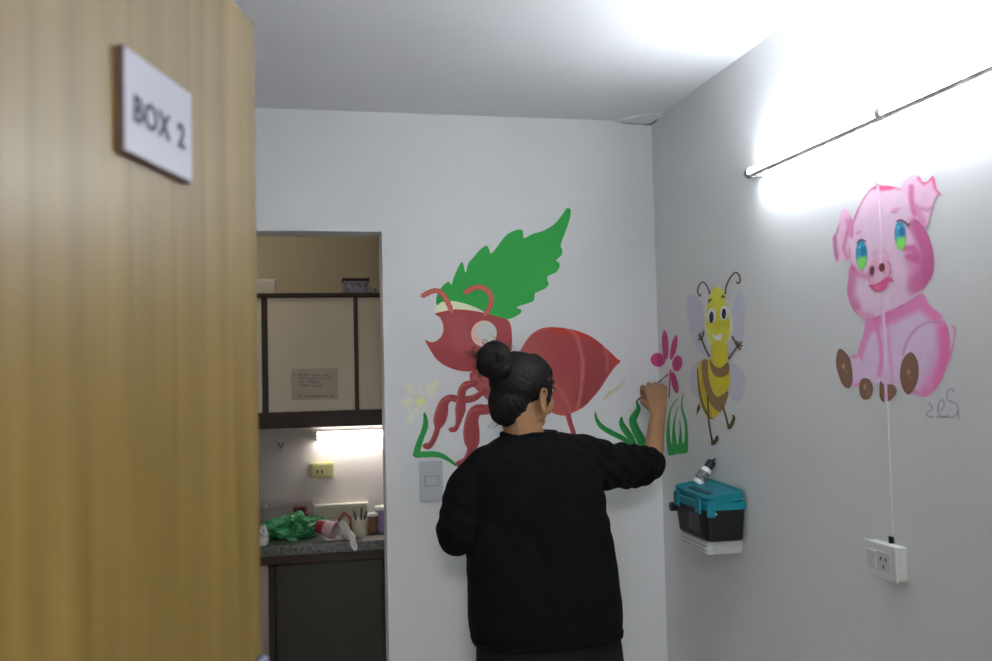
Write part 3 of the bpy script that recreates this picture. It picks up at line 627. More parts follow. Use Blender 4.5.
# raised lid, tilted a little open: rises to the far left
Ml = Matrix.Translation((bx0-.001, cyb, ztop+.034))@Matrix.Rotation(math.radians(2), 4, 'X')@Matrix.Rotation(math.radians(-9), 4, 'Y')
bm = bmesh.new()
loft(bm, [(hx, 0, -.018, hx-.003, hy+.004), (hx, 0, .006, hx-.003, hy+.007), (hx, 0, .008, hx-.008, hy-.002), (hx, 0, .003, hx-.014, hy-.012), (hx, 0, .002, .01, .01)], 48, Ml, p=8)
obj('lid', bm, M_teal, tbx)
obj('handle_recess', B(((.03, -.07, .0035), (.05, .07, .0055)), M=Ml), mat('dark_teal', (0, 70, 84), .5, var=.1), tbx)
for y in (by0+.045, by1-.05):
    l = obj('latch', B(((bx0-.012, y-.016, ztop-.012), (bx0-.0045, y+.016, ztop+.034))), M_teal, tbx, bevel=.003)
bm = B(((bx0-.004, by0-.013, ztop-.018), (bx0+.022, by0-.0055, ztop+.030)))
obj('latch', bm, M_teal, tbx, bevel=.003)
bm = bmesh.new(); tube(bm, [(bx0-.002, by1-.03, ztop-.018), (bx0-.022, by1-.03, ztop-.018)], .014, 18)
obj('knob', bm, M_black, tbx)
bm = bmesh.new(); tube(bm, [(bx0+.026, by0-.001, ztop-.010), (bx0+.026, by0-.005, ztop-.010)], .004, 12)
obj('rivet', bm, mat('rivet_white', (190, 190, 190), .4), tbx)
# glue bottle leaning on the lid
pb = P(697, 484, 2.74); pt = P(713, 460, 2.74); ax = (pt-pb)
Mb = Matrix.Translation(pb)@ax.to_track_quat('Z', 'Y').to_matrix().to_4x4(); LB = ax.length
bt = thing('paint_bottle', 'small white bottle with black cap and label leaning on the toolbox lid', 'bottle', pb)
bt_M = Mb
bm = bmesh.new(); lathe(bm, [(.015, 0), (.0185, .002), (.0185, LB*.55), (.016, LB*.64), (.012, LB*.68)], bt_M, 24); obj('bottle_body', bm, M_white, bt, smooth=False)
bm = bmesh.new(); lathe(bm, [(.0190, LB*.16), (.0190, LB*.50)], bt_M, 24, cap=False); obj('bottle_label', bm, mat('label_black', (30, 30, 36), .4, var=.5, scale=90, dark=(150, 150, 155)), bt)
bm = bmesh.new(); lathe(bm, [(.0150, LB*.66), (.0150, LB*.90), (.012, LB*.96)], bt_M, 20)
tube(bm, [bt_M@Vector((0, 0, LB*.93)), bt_M@Vector((-.010, .002, LB*1.02)), bt_M@Vector((-.016, .003, LB*1.03))], [.005, .0035, .003], 8)
obj('cap', bm, M_black, bt)

# ================================================================== KITCHENETTE
CYF, CZ = 3.60, P(300, 545, 3.60).z
ct = thing('worktop', 'speckled grey stone worktop in the room through the opening', 'worktop', ((KL+KR)/2, (CYF+KY)/2, CZ-.04))
obj('slab', B(((KL+.002, CYF, CZ-.038), (KR-.002, KY-.006, CZ))), mat('speckled_granite', (112, 112, 108), .3, var=.6, scale=90, dark=(40, 42, 40)), ct, bevel=.004)
obj('front_apron', B(((KL+.002, CYF+.02, CZ-.075), (KR-.002, CYF+.045, CZ-.0385))), M_brown, ct)
bc = thing('base_cabinet', 'dark base cabinet with brown frame under the worktop', 'cabinet', (.15, 3.9, 0))
xa, xb_ = P(269, 610, CYF+.03).x, P(275, 610, CYF+.03).x
obj('carcass', B(((xa+.002, CYF+.07, .06), (KR-.01, KY-.02, CZ-.08))), mat('carcass_dark', (44, 42, 40), .7, var=.1), bc)
obj('stile', B(((xa, CYF+.03, .0), (xb_, CYF+.068, CZ-.08))), M_brown, bc)
xd = P(383.5, 600, CYF+.03).x
M_dd = mat('charcoal_laminate', (54, 52, 44), .55, var=.12, scale=3)
d1 = obj('door', B(((xb_+.003, CYF+.045, .07), (xd, CYF+.068, CZ-.082))), M_dd, bc, bevel=.002)
d2 = obj('door', B(((xd+.004, CYF+.045, .07), (xd+.46, CYF+.068, CZ-.082))), M_dd, bc, bevel=.002)
bm = bmesh.new(); hp = P(382, 574, CYF+.03); tube(bm, [(xd-.012, CYF+.044, hp.z+.01), (xd-.012, CYF+.02, hp.z+.008), (xd-.016, CYF+.018, hp.z), (xd-.012, CYF+.044, hp.z-.012)], .004, 8)
h = obj('handle', bm, M_black); h.parent = d1; h.location = h.location-bc.location
bc2 = thing('base_cabinet', 'pale base cabinet left of the dark one under the worktop', 'cabinet', (-.5, 3.9, 0))
obj('carcass', B(((-1.0, CYF+.07, .06), (xa-.002, KY-.02, CZ-.08))), M_beige, bc2)
obj('door', B(((-.75, CYF+.035, .07), (xa-.002, CYF+.068, CZ-.078))), mat('pale_laminate', (176, 160, 150), .5, var=.05), bc2, bevel=.002)
# wall cupboards
UY = 3.86
uz0, uz1, uz2 = P(300, 428, UY).z, P(300, 412, UY).z, P(300, 296, UY).z
s0a, s0b, s1a, s1b = P(262, 350, UY).x, P(267.5, 350, UY).x, P(354.5, 350, UY).x, P(358, 350, UY).x
uc = thing('wall_cupboard', 'wall cupboard with beige doors and dark brown frame over the worktop', 'cupboard', (.1, 4.0, uz0))
obj('carcass', B(((KL+.01, UY+.022, uz0+.004), (KR-.01, KY-.003, uz2-.004))), M_brown, uc)
obj('bottom_rail', B(((KL+.01, UY-.004, uz0), (KR-.01, UY+.021, uz1))), M_brown, uc, bevel=.002)
obj('top_shelf', B(((KL+.01, UY-.01, uz2-.004), (KR-.01, KY-.003, uz2+.012))), M_brown, uc, bevel=.002)
for x0, x1 in ((s0a, s0b), (s1a, s1b), (s1a+.40, s1b+.40)): obj('stile', B(((x0, UY-.004, uz1), (x1, UY+.021, uz2-.004))), M_brown, uc)
for x0, x1, hx_ in ((s0a-.37, s0a, -.012), (s0b, s1a, .02), (s1b, s1a+.40, .02)):
    d = obj('door', B(((x0+.0015, UY, uz1+.002), (x1-.0015, UY+.018, uz2-.007))), M_beige, uc, bevel=.0015)
    hxp = x1-.014 if hx_ < 0 else x0+.022
    bm = bmesh.new(); z = P(272, 391, UY).z
    tube(bm, [(hxp, UY-.0008, z+.027), (hxp, UY-.014, z+.022), (hxp, UY-.018, z), (hxp, UY-.014, z-.022), (hxp, UY-.0008, z-.027)], .0032, 8)
    h = obj('handle', bm, mat('dull_steel', (90, 88, 84), .4, metal=.6)); h.parent = d; h.location = h.location-uc.location
# handwritten note
nt_ = thing('paper_note', 'handwritten paper note taped on the middle cupboard door', 'note', P(315, 388, UY))
pa, pb2 = P(291, 369, UY), P(338, 399, UY)
obj('sheet', B(((pa.x, UY-.0016, pb2.z), (pb2.x, UY-.0004, pa.z))), mat('note_paper', (182, 172, 158), .8, var=.03), nt_)
bm = bmesh.new()
for ln, (x0, x1, yy) in enumerate(((292, 330, 375), (300, 334, 378.5), (299, 320, 382), (300, 322, 385.5), (298, 334, 396))):
    x = x0; pts = []
    while x < x1:
        if random.random() < .12 and len(pts) > 3:
            tube(bm, pts, .0011, 4); pts = []; x += 2
        pts.append(P(x, yy+(random.uniform(-1.2, 1.2) if ln < 4 else 0), UY-.0024)); x += .9
    if len(pts) > 1: tube(bm, pts, .0011, 4)
obj('handwriting', bm, M_ink, nt_)
# boxes on the cupboard
def packet(name, label, x0, x1, y0, y1, Y, dep, m, face, cat='box'):
    a, b = P(x0, y0, Y), P(x1, y1, Y); zb = uz2+.0125
    t = thing(name, label, cat, ((a.x+b.x)/2, Y+dep/2, zb))
    obj('carton', B(((a.x, Y, zb), (b.x, Y+dep, a.z))), m, t, bevel=.001)
    obj('printed_face', B(((a.x+.006, Y-.001, zb+.006), (b.x-.006, Y-.0002, a.z-.008))), face, t)
    return t, a, b, zb
packet('carton_box', 'pale cardboard box on top of the wall cupboard beside the door edge', 256, 275, 279, 293, UY+.02, .12, M_paper, mat('pale_print', (196, 186, 176), .7, var=.08, scale=30))
t, a, b, zb = packet('carton_box', 'printed carton with dark lid on top of the wall cupboard', 343, 369, 281, 293, UY+.02, .12, mat('lilac_card', (150, 140, 150), .7, var=.1), mat('blue_print', (150, 145, 165), .6, var=.6, scale=60, dark=(70, 66, 100)))
obj('lid', B(((a.x-.003, UY+.017, a.z+.0002), (b.x+.003, UY+.143, a.z+.012))), mat('dark_lid', (52, 36, 48), .6), t)
packet('carton_box', 'small mottled packet right of the printed carton on the cupboard', 371.5, 380, 286, 293, UY+.02, .08, M_paper, mat('mottle_print', (190, 180, 176), .7, var=.8, scale=50, dark=(60, 50, 60)))
# under-cupboard lamp, on the wall
YL = KY-.05
la, lb = P(315, 436, YL), P(383, 435, YL)
kl = thing('kitchen_lamp', 'lit fluorescent tube lamp under the wall cupboard', 'lamp', ((la.x+lb.x)/2, KY, la.z))
zL = la.z; xe = la.x+.62
obj('batten', B(((la.x-.01, KY-.03, zL-.013), (xe+.01, KY-.0045, zL+.018))), M_white, kl, bevel=.003)
bm = bmesh.new(); tube(bm, [(la.x+.012, YL, zL), (xe-.012, YL, zL)], .0145, 16); obj('tube', bm, mat('kitchen_glow', (255, 255, 255), .4, emit=((1.0, .96, .9), 7.5)), kl)
for x in (la.x, xe): obj('lamp_holder', B(((x-.012, YL-.018, zL-.02), (x+.011, KY-.0305, zL+.02))), M_white, kl, bevel=.002)
bm = bmesh.new(); tube(bm, [P(373, 441, YL+.02), P(375, 446, YL+.02), P(379, 448, YL+.03), P(386, 447, YL+.04)], .0025, 6); obj('flex', bm, M_alu, kl)
# yellowed junction box
ja, jb = P(310, 463.5, KY-.03), P(333.5, 477, KY-.03)
jx = thing('junction_box', 'yellowed plastic socket box on the wall under the kitchen lamp', 'socket', ((ja.x+jb.x)/2, KY, (ja.z+jb.z)/2))
M_yel = mat('yellowed_plastic', (214, 206, 140), .5, var=.05)
obj('box', B(((ja.x, KY-.035, jb.z), (jb.x, KY-.0045, ja.z))), M_yel, jx, bevel=.003)
obj('cover', B(((ja.x+.008, KY-.041, jb.z+.006), (jb.x-.008, KY-.0352, ja.z-.006))), mat('yellow_cover', (226, 218, 160), .5), jx, bevel=.002)
obj('slot', B(((ja.x+.03, KY-.0425, jb.z+.02), (ja.x+.036, KY-.0412, jb.z+.036)), ((ja.x+.05, KY-.0425, jb.z+.02), (ja.x+.056, KY-.0412, jb.z+.036))), M_dark, jx)
hk = P(281, 445, KY-.01)
bm = bmesh.new(); tube(bm, [hk+Vector((-.012, .005, .01)), hk+Vector((0, -.006, -.012)), hk+Vector((.012, .005, .01))], .004, 6)
o = obj('wall_hook', bm, mat('hook_grey', (120, 120, 115), .5)); tag(o, 'small grey hook on the kitchen wall left of the lamp', 'hook')
# long white box/trunking at the back of the worktop
wa, wb = P(315.5, 504.5, KY-.02), P(367.5, 519, KY-.02)
wt = thing('socket_strip', 'long cream box standing on the worktop against the wall', 'box', ((wa.x+wb.x)/2, KY-.05, CZ))
obj('box_body', B(((wa.x, KY-.05, CZ+.0005), (wb.x, KY-.006, wa.z-.012))), mat('cream_plastic', (190, 186, 168), .5, var=.04), wt, bevel=.003)
obj('lid', B(((wa.x-.003, KY-.054, wa.z-.0115), (wb.x+.003, KY-.005, wa.z))), mat('cream_light', (224, 220, 205), .5), wt, bevel=.002)
# clear tray with red things
ta, tb = P(265, 506, KY-.12), P(314, 520, KY-.12)
M_clear = mat('cloudy_plastic', (205, 196, 190), .35, var=.04, alpha=.75)
ty = thing('storage_tray', 'cloudy white plastic tray behind the green bag', 'tray', ((ta.x+tb.x)/2, KY-.09, CZ))
obj('tray_body', B(((ta.x, KY-.15, CZ+.0005), (tb.x, KY-.147, ta.z)), ((ta.x, KY-.03, CZ+.0005), (tb.x, KY-.027, ta.z)), ((ta.x, KY-.147, CZ+.0005), (ta.x+.003, KY-.03, ta.z)), ((tb.x-.003, KY-.147, CZ+.0005), (tb.x, KY-.03, ta.z)), ((ta.x+.003, KY-.147, CZ+.0005), (tb.x-.003, KY-.03, CZ+.003))), M_clear, ty)
for i, (px, w) in enumerate(((297.5, .022), (304.5, .016))):
    c = P(px, 514, KY-.165)
    t = obj('paint_pot', lathe(bmesh.new(), [(w, 0), (w*1.1, .05), (w*.8, .055), (w*.8, .075)], Matrix.Translation((c.x, KY-.175, CZ+.0005)), 16), mat('dark_red_plastic', (110, 30, 36), .4, var=.4, scale=40))
    tag(t, ['wider dark red pot standing before the cloudy tray', 'narrower dark red pot, the right one before the cloudy tray'][i], 'pot', 'red pots by the tray')
# green plastic bag
def blob_mesh(c, s, amp, fr, seed, vox=.006, sub=4):
    bm = bmesh.new(); ellipsoid(bm, (0, 0, 0), s, sub=sub); off = Vector((seed*7.1, seed*3.3, seed*1.7))
    for v in bm.verts:
        p = v.co*fr+off; n = noise.noise(p)*.6+abs(noise.noise(p*2.3))*.8-.25
        v.co *= 1+n*amp; v.co += noise.noise_vector(p*3.1)*amp*.012
    for v in bm.verts:
        v.co = v.co+Vector(c)
        if v.co.z < CZ+.001: v.co.z = CZ+.001
    return bm
gc = P(293, 531, 3.80)
bag = obj('plastic_bag', blob_mesh((gc.x, 3.80, CZ+.035), (.118, .10, .054), .75, 20, 3), mat('green_film', (92, 186, 128), .4, var=.35, scale=30, dark=(28, 120, 66)))
tag(bag, 'crumpled green plastic bag lying on the worktop', 'bag')
wc = P(263, 532, 3.7)
o = obj('crumpled_tissue', blob_mesh((P(263.0, 532, 3.64).x, 3.64, CZ+.03), (.022, .03, .04), .6, 30, 9), mat('tissue_white', (225, 222, 222), .7, var=.06)); tag(o, 'small crumpled white tissue at the worktop end by the door edge', 'tissue')
# red and white cup lying on its side
ca, cb = P(318, 524, 3.70), P(335, 531, 3.66); ca.z = CZ+.052; cb.z = CZ+.036
Mc = Matrix.Translation(ca)@(cb-ca).to_track_quat('Z', 'Y').to_matrix().to_4x4()
cup = thing('paper_cup', 'red and white cup lying on its side beside the green bag', 'cup', ca)
bm = bmesh.new(); lathe(bm, [(.026, 0), (.030, .035)], Mc, 24); obj('cup_base', bm, mat('cup_red', (150, 24, 46), .4, var=.25, scale=40), cup, smooth=False)
bm = bmesh.new(); lathe(bm, [(.0301, .0352), (.034, .078), (.031, .079), (.028, .040)], Mc, 24); obj('cup_rim', bm, mat('cup_pink', (206, 170, 176), .5, var=.3, scale=30), cup, smooth=False)
# white plastic bag hanging over the edge
bm = bmesh.new(); e1 = P(342, 530, 3.68); N = 14
rows = []
for i in range(N+1):
    t = i/N; row = []
    cx_ = e1.x+.045*t; yy = 3.70-.13*t; zz = CZ+.036-.022*t if t < .75 else CZ+.020-(t-.75)*.15
    for k in range(16):
        a = 2*PI*k/16; ww = (.024*(1-t*.6))*(1+.45*noise.noise(Vector((t*6, k*.9, 2)))); hh = .028*(1-t*.6)*(1+.5*noise.noise(Vector((t*5, k*1.1, 9))))
        q = Vector((cx_+ww*math.cos(a), yy+ww*.6*math.sin(a), zz+hh*math.sin(a)))
        if yy > CYF and q.z < CZ+.001: q.z = CZ+.001
        if q.y > CYF-.004 and q.z < CZ+.001: q.z = CZ+.001
        row.append(bm.verts.new(q))
    rows.append(row)
for i in range(N):
    for k in range(16): bm.faces.new((rows[i][k], rows[i][(k+1) % 16], rows[i+1][(k+1) % 16], rows[i+1][k]))
bm.faces.new(rows[0][::-1]); bm.faces.new(rows[-1])
o = obj('plastic_bag', bm, mat('white_film', (222, 218, 220), .35, var=.1, scale=30)); tag(o, 'crumpled white plastic bag drooping over the worktop edge', 'bag')
# cream cup with brushes
kc = P(360, 530, 3.72)
mg = thing('beaker', 'cream plastic beaker holding dark sticks on the worktop', 'beaker', (kc.x, 3.72, CZ+.0005))
bm = bmesh.new(); lathe(bm, [(.027, 0), (.030, .03), (.034, .068), (.031, .068), (.028, .02), (.0, .02)], Matrix.Translation((kc.x, 3.72, CZ+.0005)), 28, cap=False)
bm.faces.new([v for v in bm.verts][:28][::-1])
obj('beaker_body', bm, mat('beaker_cream', (205, 198, 176), .5, var=.04), mg, smooth=False)
for i, (dx, dy, dz) in enumerate(((-.012, .005, .10), (.004, -.006, .115), (.015, .004, .095))):
    bm = bmesh.new(); p0 = Vector((kc.x+dx*.4, 3.72+dy, CZ+.025)); tube(bm, [p0, p0+Vector((dx*1.5, dy, dz-.025))], .0035, 8)
    o = obj('stick', bm, M_black); tag(o, ['left dark stick leaning in the cream beaker', 'tallest dark stick in the cream beaker', 'right dark stick leaning in the cream beaker'][i], 'stick', 'sticks in the beaker')
# dark tools between cup and beaker
bm = bmesh.new(); p0 = P(345, 521, 3.82); p0.z = CZ+.012; tube(bm, [p0, p0+Vector((.05, .01, 0)), p0+Vector((.09, -.01, .01))], .010, 8)
o = obj('marker_pen', bm, M_black); tag(o, 'black pen lying behind the cream beaker', 'pen')
bm = bmesh.new(); p0 = P(340, 518, 3.86); p0.z = CZ+.001; tube(bm, [p0, p0+Vector((.0, 0, .05)), p0+Vector((.02, 0, .075)), p0+Vector((.045, 0, .05)), p0+Vector((.045, 0, 0))], .007, 8)
o = obj('wire_loop', bm, mat('rust_orange', (170, 84, 52), .5)); tag(o, 'small rust coloured loop standing behind the white bag', 'loop')
# jar and lilac tub
def jar(name, label, px, Y, r_, zt, m1, m2, cat):
    c = P(px, 520, Y); t = thing(name, label, cat, (c.x, Y, CZ+.0005)); Mj = Matrix.Translation((c.x, Y, CZ+.0005)); hgt = zt
    obj(name+'_body', lathe(bmesh.new(), [(r_*.9, 0), (r_, .004), (r_, hgt*.86), (r_*.9, hgt*.87)], Mj, 24), m1, t)
    obj('lid', lathe(bmesh.new(), [(r_*1.05, hgt*.872), (r_*1.05, hgt), (r_*.95, hgt*1.01)], Mj, 24), m2, t)
jar('jar', 'small brown glass jar with white lid beside the cream beaker', 372.5, 3.76, .022, .082, mat('brown_jar', (120, 86, 66), .3, var=.4, scale=40), M_white, 'jar')
jar('tub', 'lilac plastic tub with white lid at the right end of the worktop', 384, 3.78, .036, .105, mat('lilac_plastic', (150, 138, 178), .4, var=.08), M_white, 'tub')
o = obj('paper_sheet', B(((P(362, 537, 3.63).x, CYF+.004, CZ+.0005), (P(392, 537, 3.63).x, CYF+.09, CZ+.0025))), M_paper); tag(o, 'flat white paper sheet on the worktop edge before the tub', 'paper')
#@@W0
# ================================================================== THE WOMAN
M_skin = mat('skin', (160, 118, 82), .5, var=.07, scale=14, bump=.05, bscale=120)
M_hair = mat('dark_hair', (17, 12, 11), .6, var=.35, scale=25, bump=.3, bscale=90, spec=.3)
M_swe = mat('black_knit', (9, 10, 11), .95, var=.2, scale=12, bump=.2, bscale=260, spec=.18)
M_tro = mat('black_trousers', (12, 12, 14), .85, var=.15, scale=10, spec=.25)
WY = 2.70
wo = thing('person', 'woman in black sweater with dark hair bun, painting the wall with raised right arm', 'person', (P(547, 645, WY).x, WY, 0))
HC = P(524, 392, WY); hf = Vector((math.sin(math.radians(64)), math.cos(math.radians(64)), -.12)).normalized()
hr = hf.cross(Vector((0, 0, 1))).normalized(); hu = hr.cross(hf).normalized()
hr = (hr-hu*.05).normalized(); hu = hr.cross(hf).normalized()
MH = Matrix(((hr.x, hf.x, hu.x, HC.x), (hr.y, hf.y, hu.y, HC.y), (hr.z, hf.z, hu.z, HC.z), (0, 0, 0, 1)))
NB = P(526, 440, WY+.01); SR, SL = P(590, 461, WY+.02), P(484, 464, WY)
ER, WR = P(652, 463, 2.87), P(658, 414, 3.0)
EL = P(458, 533, 2.69); WL = Vector((EL.x+.10, EL.y+.20, EL.z+.03))
pxw = lambda y, a, b: (P((a+b)/2, y, WY).x, P((a+b)/2, y, WY).z, (P(b, y, WY).x-P(a, y, WY).x)/2)
def rings(rows):
    out = []
    for y, a, b, hy, cy in rows:
        x, z, hw = pxw(y, a, b); out.append((x, WY+cy, z, hw, hy))
    return out
HX = pxw(645, 474, 622)[0]
bm = bmesh.new()
# head
ellipsoid(bm, (0, -.014, .028), (.073, .090, .080), MH)
ellipsoid(bm, (0, .022, -.035), (.064, .068, .070), MH)
ellipsoid(bm, (0, .052, -.085), (.036, .034, .024), MH)
ellipsoid(bm, (0, .078, .030), (.046, .014, .012), MH, 2)
for s in (-1, 1):
    ellipsoid(bm, (s*.038, .060, -.032), (.029, .029, .032), MH, 2)
    ellipsoid(bm, (s*.050, .012, -.058), (.014, .04, .030), MH, 2)
    # ear: rim, shell and lobe
    e = [MH@Vector((s*(.075+.010*k2), .026-y_*1.05, z_*1.1-.022)) for y_, z_, k2 in ((0, .018, .3), (.008, .032, .8), (.024, .034, 1.2), (.032, .020, 1.4), (.030, .002, 1.2), (.020, -.016, .8), (.006, -.030, .3), (-.002, -.026, 0))]
    tube(bm, e, .0048, 8)
    ellipsoid(bm, (s*.075, .012, -.020), (.005, .015, .026), MH, 2)
    ellipsoid(bm, (s*.0745, .020, -.047), (.006, .008, .010), MH, 2)
nb = MH@Vector((0, .086, .022)); nt2 = MH@Vector((0, .108, -.018))
capsule(bm, nb, nt2, .008, .012, 12)
for s in (-1, 1): ellipsoid(bm, (s*.013, .096, -.022), (.009, .011, .008), MH, 2)
ellipsoid(bm, (0, .088, -.050), (.024, .010, .006), MH, 2); ellipsoid(bm, (0, .086, -.060), (.021, .010, .007), MH, 2)
# neck and trunk
capsule(bm, MH@Vector((0, -.022, -.05)), NB, .056, .062)
loft(bm, rings([(700, 486, 606, .12, 0), (660, 480, 614, .135, 0), (620, 480, 610, .135, 0), (570, 478, 602, .12, .01), (520, 476, 598, .115, .01), (480, 476, 596, .115, .01), (455, 486, 580, .09, .01), (438, 505, 555, .065, .01)]), 36, p=2.4)
# arms
capsule(bm, SR, ER, .055, .036); capsule(bm, ER, WR, .036, .027)
capsule(bm, SL, EL, .050, .036); capsule(bm, EL, WL, .036, .027)
# right hand closed round the brush
kn = [P(646.3+6.0*i, (389, 386.5, 386, 388)[i], 3.045-.004*abs(i-1.5)) for i in range(4)]
wr4 = [WR+Vector((-.016+.0105*i, 0, .008)) for i in range(4)]
for a, b in zip(wr4, kn): capsule(bm, a, b, .0155, .0105, 12)
capsule(bm, WR+Vector((-.006, .006, .02)), (kn[1]+kn[2])/2+Vector((0, .008, -.02)), .02, .018, 12)
for i, k in enumerate(kn):
    l = (.92, 1.0, .96, .80)[i]; a = k; b = a+Vector((-.002+.001*i, .034*l, .007)); c = b+Vector((0, .010, -.024*l)); d = c+Vector((0, -.016*l, -.012*l))
    capsule(bm, a, b, .0102, .0090, 12); capsule(bm, b, c, .0090, .0080, 12); capsule(bm, c, d, .0080, .0072, 12)
t0, t1, t2, t3 = WR+Vector((-.018, .010, .022)), P(643.5, 402, 3.045), P(643.5, 394, 3.075), P(648, 389, 3.095)
capsule(bm, t0, t1, .016, .0125, 12); capsule(bm, t1, t2, .0115, .0100, 12); capsule(bm, t2, t3, .0100, .0085, 12)
# left hand, loosely curled in front of the waist
fd = (WL-EL).normalized(); sd = Vector((fd.y, -fd.x, 0)).normalized()
for i in range(4):
    a = WL+sd*(-.014+.010*i); k = WL+fd*.085+sd*(-.030+.020*i); l = (.9, 1, .95, .78)[i]
    capsule(bm, a, k, .015, .0105, 12); b = k+fd*.036*l+Vector((0, 0, -.014)); c = b+fd*.012*l+Vector((0, 0, -.024*l)); d = c-fd*.008*l+Vector((0, 0, -.018*l))
    capsule(bm, k, b, .0100, .0090, 12); capsule(bm, b, c, .0088, .0080, 12); capsule(bm, c, d, .0080, .0072, 12)
t1 = WL+fd*.045+sd*.045; t2 = t1+fd*.03+sd*.01+Vector((0, 0, -.012)); t3 = t2+fd*.02-sd*.004+Vector((0, 0, -.012))
capsule(bm, WL+sd*.015, t1, .016, .012, 12); capsule(bm, t1, t2, .0115, .010, 12); capsule(bm, t2, t3, .010, .0085, 12)
# legs and feet
for s in (-1, 1):
    h = Vector((HX+s*.088, WY, .74)); k = Vector((HX+s*.095, WY+.01, .43)); a = Vector((HX+s*.10, WY-.015, .085))
    capsule(bm, h, k, .088, .060); capsule(bm, k, a, .056, .036)
    capsule(bm, a+Vector((0, -.02, -.035)), a+Vector((s*.01, .14, -.055)), .034, .024)
body_me = remeshed(bm, .0035, 3, .5)
body = link('body', body_me, M_skin, None, True)
# facial features
def child(o, p=None):
    p = p or wo; o.parent = p
    wp = Vector((0, 0, 0))
    q = p
    while q: wp += q.location; q = q.parent
    o.location = -wp; return o
child(body)
for s in (-1, 1):
    bm = bmesh.new(); ellipsoid(bm, (s*.031, .0785, .014), (.0125, .009, .0075), MH, 3); e = child(obj('eye', bm, mat('eye_white', (225, 220, 215), .2, var=.02), smooth=True))
    bm = bmesh.new(); ellipsoid(bm, (s*.031+.001, .0858, .014), (.0052, .0026, .0055), MH, 2); child(obj('iris', bm, mat('iris_brown', (44, 26, 18), .2, var=.1), smooth=True), e)
    bm = bmesh.new(); tube(bm, [MH@Vector((s*x, y, z)) for x, y, z in ((.014, .093, .036), (.030, .091, .042), (.046, .080, .038), (.052, .073, .032))], [.002, .0028, .0024, .001], 8); child(obj('eyebrow', bm, M_hair))
    bm = bmesh.new(); tube(bm, [MH@Vector((s*x, y, z)) for x, y, z in ((.019, .090, .018), (.031, .0925, .0225), (.044, .084, .018), (.050, .080, .019))], .0016, 6); child(obj('eyelash', bm, M_hair))
bm = bmesh.new(); ellipsoid(bm, (0, .0905, -.050), (.021, .0075, .0045), MH, 2); ellipsoid(bm, (0, .0905, -.0585), (.018, .0075, .0055), MH, 2); child(obj('lips', bm, mat('lip', (150, 84, 78), .4, var=.05), smooth=True))
# hair drawn back into a bun
BC = P(493, 361, WY-.085)
bm = bmesh.new()
ellipsoid(bm, (0, -.026, .034), (.0835, .096, .088), MH, 4)
ellipsoid(bm, (-.004, -.052, -.030), (.068, .060, .068), MH, 4)
ellipsoid(bm, (0, .008, .060), (.072, .076, .060), MH, 3)
ellipsoid(bm, (-.012, -.050, -.062), (.058, .050, .050), MH, 4)
capsule(bm, MH@Vector((-.02, -.075, .06)), BC, .050, .036)
for s in (-1, 1):
    pts = [MH@Vector((s*x, y, z)) for x, y, z in ((.066, .040, .050), (.071, .044, .015), (.071, .043, -.015), (.068, .041, -.042))]
    tube(bm, pts, [.012, .008, .006, .002], 10)
hm = remeshed(bm, .0034, 12, .6)
axb = (BC-(MH@Vector((0, .03, -.01)))).normalized(); ua, ub, _ = frame_of(axb)
def strands(p, n):
    q = p-BC; th = math.atan2(q.dot(ua), q.dot(ub)); r_ = q.length
    return .0030*noise.noise(Vector((th*17, r_*9, 1)))+.0016*noise.noise(Vector((th*44, r_*16, 5)))+.003*noise.noise(p*22)
displace(hm, strands)
hair = child(link('hair', hm, M_hair, None, True))
bm = bmesh.new(); bmx = Matrix.Translation(BC)
ellipsoid(bm, (0, -.006, .003), (.052, .046, .055), bmx, 5); ellipsoid(bm, (.018, -.01, -.022), (.036, .034, .034), bmx, 4); ellipsoid(bm, (-.018, -.01, .012), (.036, .036, .038), bmx, 4)
um = remeshed(bm, .0030, 4, .5)
def swirl(p, n):
    q = p-BC; th = math.atan2(q.x, q.z); r_ = math.hypot(q.x, q.z)
    v = th*2+r_*120+q.y*40
    return .0042*math.sin(v)*(.6+.8*noise.noise(p*30))+.0022*noise.noise(Vector((v*5, r_*30, 3)))+.004*noise.noise(p*26)
displace(um, swirl)
child(link('hair_bun', um, M_hair, None, True), hair)
bm = bmesh.new()
def strand(pts, r0=.0007): 
    c = catmull([tuple(p) for p in pts], 4, False); n = len(c); tube(bm, c, [r0*(1-.6*i/n) for i in range(n)], 4)
rnd = random.Random(5)
for i in range(46):
    a = rnd.uniform(-.3, PI+.9); r1 = rnd.uniform(.048, .056); r2 = r1+rnd.uniform(.004, .022); da = rnd.uniform(-.7, .7)
    mk = lambda a_, r_: BC+Vector((math.cos(a_)*r_, rnd.uniform(-.02, .02), math.sin(a_)*r_))
    strand([mk(a, r1*.8), mk(a+da*.4, r2), mk(a+da, r1*.95 if i % 3 else r2+.006)])
for i in range(5):
    strand([BC+Vector((-.045, 0, .0+.004*i)), BC+Vector((-.062, -.005, .010+.004*i)), BC+Vector((-.078-.003*i, -.01, .012+.005*i))], .0011)
for i in range(12):
    p0 = P(496+1.6*i, 418, WY-.03); strand([p0, p0+Vector((-.012+rnd.uniform(-.006, .006), 0, -.018)), p0+Vector((-.034+.003*i+rnd.uniform(-.01, .01), 0, -.034+rnd.uniform(-.006, .012)))])
child(obj('stray_hair', bm, M_hair), hair)['kind'] = 'stuff'
